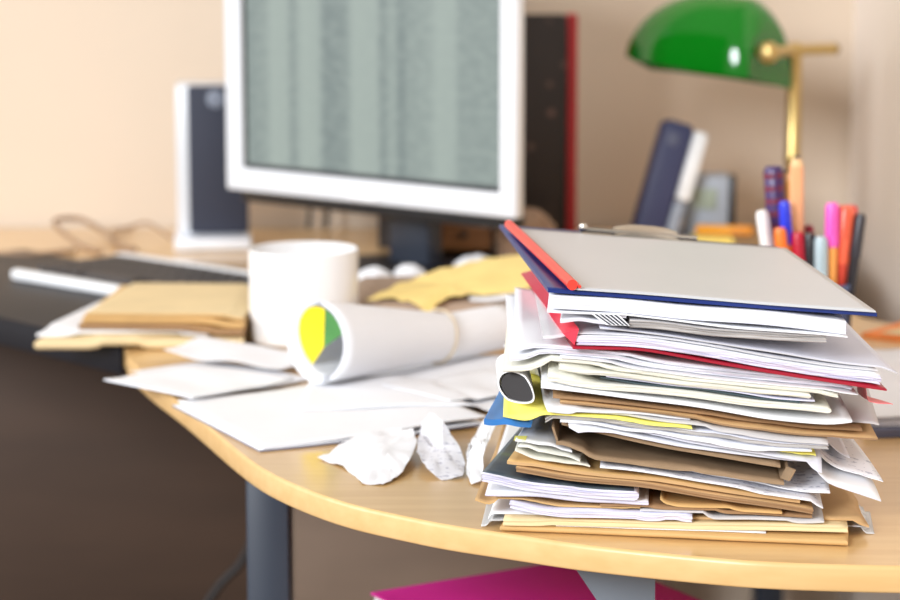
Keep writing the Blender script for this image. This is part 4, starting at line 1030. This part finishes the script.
for b in range(NB - 1):
    for r_ in (0, 1):
        for a in range(NA):
            i, j = b * 2 * NA + r_ * NA + a, b * 2 * NA + r_ * NA + (a + 1) % NA
            fs.append([i, j, j + 2 * NA, i + 2 * NA])
for b in (0, NB - 1):
    for a in range(NA):
        i, j = b * 2 * NA + a, b * 2 * NA + (a + 1) % NA
        fs.append([i, j, j + NA, i + NA])
auto_smooth(mesh_obj('curl', vs, fs, W_PAPER, roll), 40)
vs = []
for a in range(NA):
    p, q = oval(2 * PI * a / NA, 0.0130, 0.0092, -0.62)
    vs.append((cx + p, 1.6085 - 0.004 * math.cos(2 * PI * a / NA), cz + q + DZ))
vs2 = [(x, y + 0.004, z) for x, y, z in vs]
o = mesh_obj('infill', vs + vs2, [list(range(NA)), list(range(2 * NA - 1, NA - 1, -1))] + [[a, (a + 1) % NA, (a + 1) % NA + NA, a + NA] for a in range(NA)], mat('infill_dark', srgb(22, 13, 15), 0.6), roll)  # dark brown disc filling the hollow of the curl
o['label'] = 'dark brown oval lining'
hm_box(cx - 0.010, cx + 0.006, 1.61, 1.67, cz + 0.0112)
sheet('paper_sheet', [(0.0668, 0.0886), (0.0785, 0.0863), (0.1164, 0.082), (0.1649, 0.0753)], 1.59, 1.6, 0.25, [W_PAPER, W_COOL], t=0.0006, label='white sheet whose left corner bends down over the yellow folder', cat='paper', back=(0.09, 0.086))
sheet('brown_envelope', [(0.0754, 0.0921), (0.1302, 0.0869), (0.1713, 0.0789), (0.2123, 0.0729), (0.2928, 0.0679)], 1.6, 1.592, 0.27, [KRAFT, KRAFT_D], t=0.0013, label='brown envelope with its corner pointing far out on the right in mid stack', cat='envelope', wave=0.0004, back=(0.088, 0.082))
sheet('brown_envelope', [(0.0707, 0.0952), (0.1304, 0.0904), (0.1717, 0.0849), (0.2267, 0.0766), (0.2831, 0.0725)], 1.602, 1.6, 0.27, [KRAFT_D, KRAFT_D, KRAFT], t=0.0016, label='brown open envelope directly below the big white booklet in mid stack', cat='envelope', wave=0.0005, back=(0.093, 0.088))
sheet('paper_sheet', [(0.1323, 0.0884), (0.2013, 0.0826), (0.2562, 0.078), (0.2965, 0.0759)], 1.625, 1.61, 0.24, [W_GREY], t=0.0006, label='big grey white sheet whose corner shows on the right above the brown envelopes', cat='paper', back=(0.098, 0.092))
sheet('paper_sheet', [(0.0621, 0.1045), (0.1023, 0.1007), (0.1567, 0.0936), (0.2111, 0.0844), (0.2619, 0.0807), (0.2733, 0.0829)], 1.594, 1.584, 0.28, [W_PAPER, W_PAPER], t=0.0016, label='long white sheet sagging over the brown envelopes in mid stack', cat='paper', wave=0.0004, back=(0.1, 0.094))
sheet('booklet', [(0.0669, 0.1069), (0.116, 0.1032), (0.1704, 0.0975), (0.2111, 0.0917), (0.2578, 0.0887)], 1.596, 1.586, 0.28, [W_CREAM, EDGE_C], t=0.0034, label='cream booklet whose rounded fold shows above the long sagging sheet', cat='booklet', fold='R', pages=0.0006)
sheet('dark_folder', [(0.1029, 0.109), (0.1642, 0.103), (0.2118, 0.0961), (0.2388, 0.0945)], 1.603, 1.592, 0.26, [DARKGREEN], t=0.0009, label='thin dark green folder between the two cream booklets', cat='folder')
sheet('paper_sheet', [(0.1066, 0.112), (0.1639, 0.1043), (0.2182, 0.098), (0.2487, 0.0963)], 1.598, 1.59, 0.26, [W_LILAC], t=0.0006, label='pale blue sheet above the dark green folder', cat='paper')
sheet('booklet', [(0.0751, 0.1143), (0.1296, 0.1093), (0.1976, 0.1017), (0.2443, 0.0981)], 1.597, 1.588, 0.27, [W_CREAM, EDGE_C], t=0.0027, label='second cream booklet with a rounded fold nearer the red folder', cat='booklet', fold='R', pages=0.0006)
sheet('booklet', [(0.0363, 0.1151), (0.0888, 0.1135), (0.1638, 0.1079), (0.2318, 0.1008), (0.2643, 0.0983)], 1.6, 1.59, 0.29, [W_CREAM, EDGE_C], t=0.0021, label='off white booklet reaching far left below the loose white sheets', cat='booklet', pages=0.0004)
sheet('paper_sheet', [(0.0751, 0.1173), (0.1704, 0.1116), (0.2317, 0.1036), (0.2644, 0.0969), (0.2779, 0.0997)], 1.596, 1.59, 0.27, [W_PAPER], t=0.0004, label='loose white sheet with a torn tip on the right below the red folder', cat='paper')
sheet('page_bundle', [(0.0411, 0.1208), (0.0754, 0.1181), (0.1302, 0.1148), (0.1987, 0.1073), (0.2755, 0.1005)], 1.603, 1.6, 0.28, [W_PAPER, EDGE_W], t=0.0022, label='loose bundle of white pages on the left just below the red folder', cat='papers', pages=0.0009)
sheet('page_bundle', [(0.0446, 0.1266), (0.0754, 0.1232), (0.1303, 0.1193), (0.1987, 0.1113), (0.2726, 0.1033)], 1.606, 1.6, 0.28, [W_PAPER, EDGE_W], t=0.0016, label='thin white bundle with torn corner under the front of the red folder', cat='papers', pages=0.0009)
sheet('pink_sheet', [(0.2763, 0.0924), (0.2896, 0.0917), (0.3048, 0.0904)], 1.612, 1.605, 0.05, [PINK_T], t=0.0004, label='translucent pink sheet poking out on the right below the red folder', cat='plastic sheet', sr=-0.026, wave=0.0002, back=(0.09, 0.088))
red = thing('report_folder', 'red backed report folder with clear cover full of white pages', 'folder', (0.0854, 1.6, DZ + 0.1311))
sheet('back_cover', [(0.0838, 0.1312), (0.1294, 0.1308), (0.1702, 0.1235), (0.2314, 0.1128), (0.2972, 0.1036)], 1.596, 1.588, 0.29, [RED_D], t=0.0012, parent=red, wave=0.0002, sl=-0.03, sr=-0.03, back=(0.128, 0.118))
sheet('page_block', [(0.0867, 0.1327), (0.1296, 0.1323), (0.1705, 0.1263), (0.2318, 0.1156), (0.2931, 0.1063)], 1.599, 1.592, 0.285, [W_PAPER, EDGE_L], t=0.0062, parent=red, pages=0.0006, sl=-0.03, sr=-0.03, back=(0.13, 0.12))
sheet('front_cover', [(0.0636, 0.1377), (0.0854, 0.1379), (0.1297, 0.1367), (0.1706, 0.1321), (0.2319, 0.1221), (0.2919, 0.1121)], 1.602, 1.594, 0.28, [COVER_CLEAR], t=0.0007, parent=red, sl=-0.008, sr=-0.03, back=(0.136, 0.126))
X, Y, Z, T = SURF['front_cover']
Xb, Yb, Zb, Tb = SURF['page_block']
bar = [(Xb[0, b] - 0.0035, Yb[0, b] - (0.002 if b == 0 else 0), max(Tb[0, b], 0.9 * T[1, b] + 0.1 * Tb[0, b] if b > 2 else 0) + 0.0005) for b in range(0, 30)]
o = tube('slide_bar', [(x, y, z + DZ) for x, y, z in bar], [0.0066] * len(bar), PINKRED, red, n=3)
o['label'] = 'pinkish red triangular slide bar'
hm_path(bar[::3], 0.006, 0.006)
sheet('paper_sheet', [(0.1024, 0.1436), (0.157, 0.1388), (0.2255, 0.127), (0.3066, 0.1124)], 1.6, 1.6, 0.25, [W_COOL, W_GREY], t=0.0006, label='very wide white sheet reaching far out on the right above the red folder', cat='paper', sr=-0.022, back=(0.14, 0.135))
sheet('booklet', [(0.1227, 0.1453), (0.1702, 0.1416), (0.2109, 0.1384), (0.2555, 0.1354)], 1.598, 1.592, 0.25, [W_GREY, EDGE_G], t=0.005, label='grey magazine below the thick white pad near the top of the stack', cat='magazine', pages=0.0005, back=(0.143, 0.133))
note = thing('striped_card', 'white card with black diagonal stripes bent down under the thick white pad', 'card', (0.0752, 1.603, DZ + 0.1486))
sheet('card', [(0.0752, 0.1486), (0.1024, 0.1483), (0.1201, 0.145)], 1.603, 1.6, 0.25, [W_PAPER, EDGE_W], t=0.0018, parent=note, back=(0.148, 0.144))
def slab(name, quad, m, t):
    q = [Vector((x, y, z + DZ)) for x, y, z in quad]
    n = (q[1] - q[0]).cross(q[3] - q[0]).normalized()
    if n.y > 0: n = -n
    vs = [p[:] for p in q] + [(p + n * t)[:] for p in q]
    return mesh_obj(name, vs, [[0, 1, 2, 3], [7, 6, 5, 4], [0, 4, 5, 1], [1, 5, 6, 2], [2, 6, 7, 3], [3, 7, 4, 0]], m, note)
ca, cb, cc, cd = [(0.0951, 1.594, 0.1564), (0.1141, 1.594, 0.1557), (0.1222, 1.592, 0.1478), (0.1059, 1.592, 0.1485)]
slab('bent_corner', (ca, cb, cc, cd), W_PAPER, 0.0004)
for k in range(5):
    f0 = 0.10 + k * 0.175
    def at_(f, w): 
        top = Vector(ca).lerp(Vector(cb), f); bot = Vector(cd).lerp(Vector(cc), min(1, f + 0.06)); p = top.lerp(bot, w); return (p.x, p.y - 0.0005, p.z)
    o = slab('stripe', (at_(f0, 0.08), at_(f0 + 0.10, 0.08), at_(f0 + 0.10, 0.96), at_(f0, 0.96)), mat('stripe_ink', (0.015, 0.017, 0.03), 0.6), 0.0002)
sheet('paper_sheet', [(0.0661, 0.1561), (0.1021, 0.1543), (0.1699, 0.1488), (0.2697, 0.1402)], 1.6, 1.588, 0.27, [W_PAPER], t=0.0006, label='white sheet flaring out under the thick white pad near the top', cat='paper', back=(0.152, 0.136))
sheet('paper_pad', [(0.0675, 0.1585), (0.1158, 0.1561), (0.1701, 0.1511), (0.2689, 0.1423)], 1.602, 1.592, 0.28, [W_PAPER, W_COOL], t=0.0088, label='thick white pad of paper beneath the blue clipboard', cat='paper pad', pages=0.00012, back=(0.154, 0.138))
clipb = thing('clipboard', 'blue clipboard with a wide metal clip on top of the paper stack', 'clipboard', (0.0668, 1.603, DZ + 0.168))
sheet('board', [(0.0668, 0.1687), (0.1295, 0.1647), (0.2114, 0.158), (0.2911, 0.1526)], 1.603, 1.6, 0.335, [BLUE], t=0.0024, stiff=True, parent=clipb, wave=0.0001, back=(0.17, 0.152), sl=-0.031, sr=-0.026)
X, Y, Z, T = SURF['board']
def on_board(x, y):
    d = (X - x) ** 2 + (Y - y) ** 2
    return float(T[np.unravel_index(np.argmin(d), d.shape)])
zc = on_board(0.152, 1.915) + DZ + 0.0003
slope = math.atan2(on_board(0.197, 1.915) - on_board(0.107, 1.915), 0.09)
RC = Matrix.Rotation(-slope, 3, 'Y')
def clip_prof(name, prof, x0, x1, th, m):
    n = len(prof); vs = []
    NX = 16
    for i in range(NX + 1):
        x = x0 + (x1 - x0) * i / NX
        k = 1.0 - 0.35 * abs(2 * i / NX - 1) ** 3
        for (y, z) in prof: vs.append((RC @ Vector((x, y, z * k)) + Vector((0.152, 1.915, zc)))[:])
        for (y, z) in prof[::-1]: vs.append((RC @ Vector((x, y + 0.0001, z * k + th)) + Vector((0.152, 1.915, zc)))[:])
    M2 = 2 * n; fs = []
    for i in range(NX):
        for k in range(M2):
            fs.append([i * M2 + k, i * M2 + (k + 1) % M2, (i + 1) * M2 + (k + 1) % M2, (i + 1) * M2 + k])
    fs += [list(range(M2))[::-1], [NX * M2 + k for k in range(M2)]]
    return auto_smooth(mesh_obj(name, vs, fs, m, clipb), 35)
clip_prof('clip_plate', [(-0.014, 0.0003), (0.014, 0.0003)], -0.046, 0.046, 0.0012, STEEL)
clip_prof('clip_jaw', [(-0.016, 0.0030), (-0.012, 0.0052), (-0.004, 0.0082), (0.003, 0.0098), (0.008, 0.0085), (0.012, 0.0030)], -0.020, 0.032, 0.0010, STEEL)
tube('clip_rod', [(RC @ Vector((x, -0.010, 0.0048)) + Vector((0.152, 1.915, zc)))[:] for x in (-0.047, -0.02, 0.02, 0.047)], 0.0022, STEEL, clipb)
lathe('clip_knob', [(0, 0), (0.0032, 0.0004), (0.0040, 0.003), (0.0030, 0.0058), (0, 0.0066)], (RC @ Vector((-0.045, -0.010, 0.0036)) + Vector((0.152, 1.915, zc)))[:], STEEL, clipb, 20)
pres = thing('report_folder', 'frosted report folder with red slide spine on the very top of the stack', 'folder', (0.083, 1.6, DZ + 0.1699))
sheet('page_leaf', [(0.0837, 0.1699), (0.1293, 0.1665), (0.211, 0.1598), (0.2898, 0.1545)], 1.6, 1.597, 0.293, [COVER_G, COVER_G], t=0.001, stiff=True, parent=pres, wave=0.0001, back=(0.173, 0.157), sl=-0.04, sr=-0.025)
X, Y, Z, T = SURF['page_leaf']
bar = [(X[0, b] - 0.0006, Y[0, b] - (0.002 if b == 0 else 0), T[0, b] + 0.0026) for b in range(0, 30)]
o = tube('slide_spine', [(x, y, z + DZ) for x, y, z in bar], 0.0037, RED_B, pres, n=14)
o['label'] = 'red slide spine'
tube('spine_lip', [(x + 0.0050, y, z - 0.0012 + DZ) for x, y, z in bar], 0.0012, RED_B, pres, n=8)

# yellow tab on the top cream page
t_ = scrap('index_tab', [(0.0440, 1.6045, 0.0655), (0.0520, 1.6040, 0.0650), (0.0535, 1.616, 0.066), (0.0450, 1.616, 0.066)], YELLOW, t=0.0003, rough=0.0003, seed=2, cuts=2, fit=False, label='yellow index tab on the cream pages left of the cardboard', cat='tab')

# ------------------------------------------------------------------ light, camera, view
world = bpy.data.worlds.new('World'); bpy.context.scene.world = world
world.use_nodes = True
bg = world.node_tree.nodes['Background']
bg.inputs['Color'].default_value = (1.0, 0.91, 0.82, 1); bg.inputs['Strength'].default_value = 0.33

def area(name, loc, look, sx, sy, power, col):
    d = bpy.data.lights.new(name, 'AREA'); d.shape = 'RECTANGLE'; d.size = sx; d.size_y = sy; d.energy = power; d.color = col
    o = bpy.data.objects.new(name, d); C.objects.link(o)
    o.location = loc
    o.rotation_euler = (Vector(look) - Vector(loc)).to_track_quat('-Z', 'Y').to_euler()
    return o
area('window_daylight', (-2.5, -2.4, 2.7), (0.0, 2.2, 0.8), 1.7, 1.5, 225, (0.92, 0.96, 1.0))
area('window_daylight', (-3.9, 1.7, 2.1), (0.2, 2.0, 0.8), 2.4, 1.8, 68, (0.92, 0.96, 1.0))

cam = bpy.data.cameras.new('camera'); co = bpy.data.objects.new('camera', cam); C.objects.link(co)
co.location = (0, 0, DZ + 0.4225)
co.rotation_euler = (PI / 2 - math.atan(384 / 2380), 0, 0)
cam.sensor_width = 36.0; cam.lens = 2380 * 36 / 900
cam.clip_start = 0.05
cam.dof.use_dof = True
cam.dof.focus_distance = 1.655
cam.dof.aperture_fstop = (cam.lens / 1000) / 0.0165
bpy.context.scene.camera = co
vs_ = bpy.context.scene.view_settings
vs_.view_transform = 'Standard'; vs_.look = 'None'; vs_.gamma = 1.0; vs_.exposure = 0.46
vs_.use_curve_mapping = False
for r in RAISED: print('RAISED', r)
for r in STIFF: print('STIFF', r)
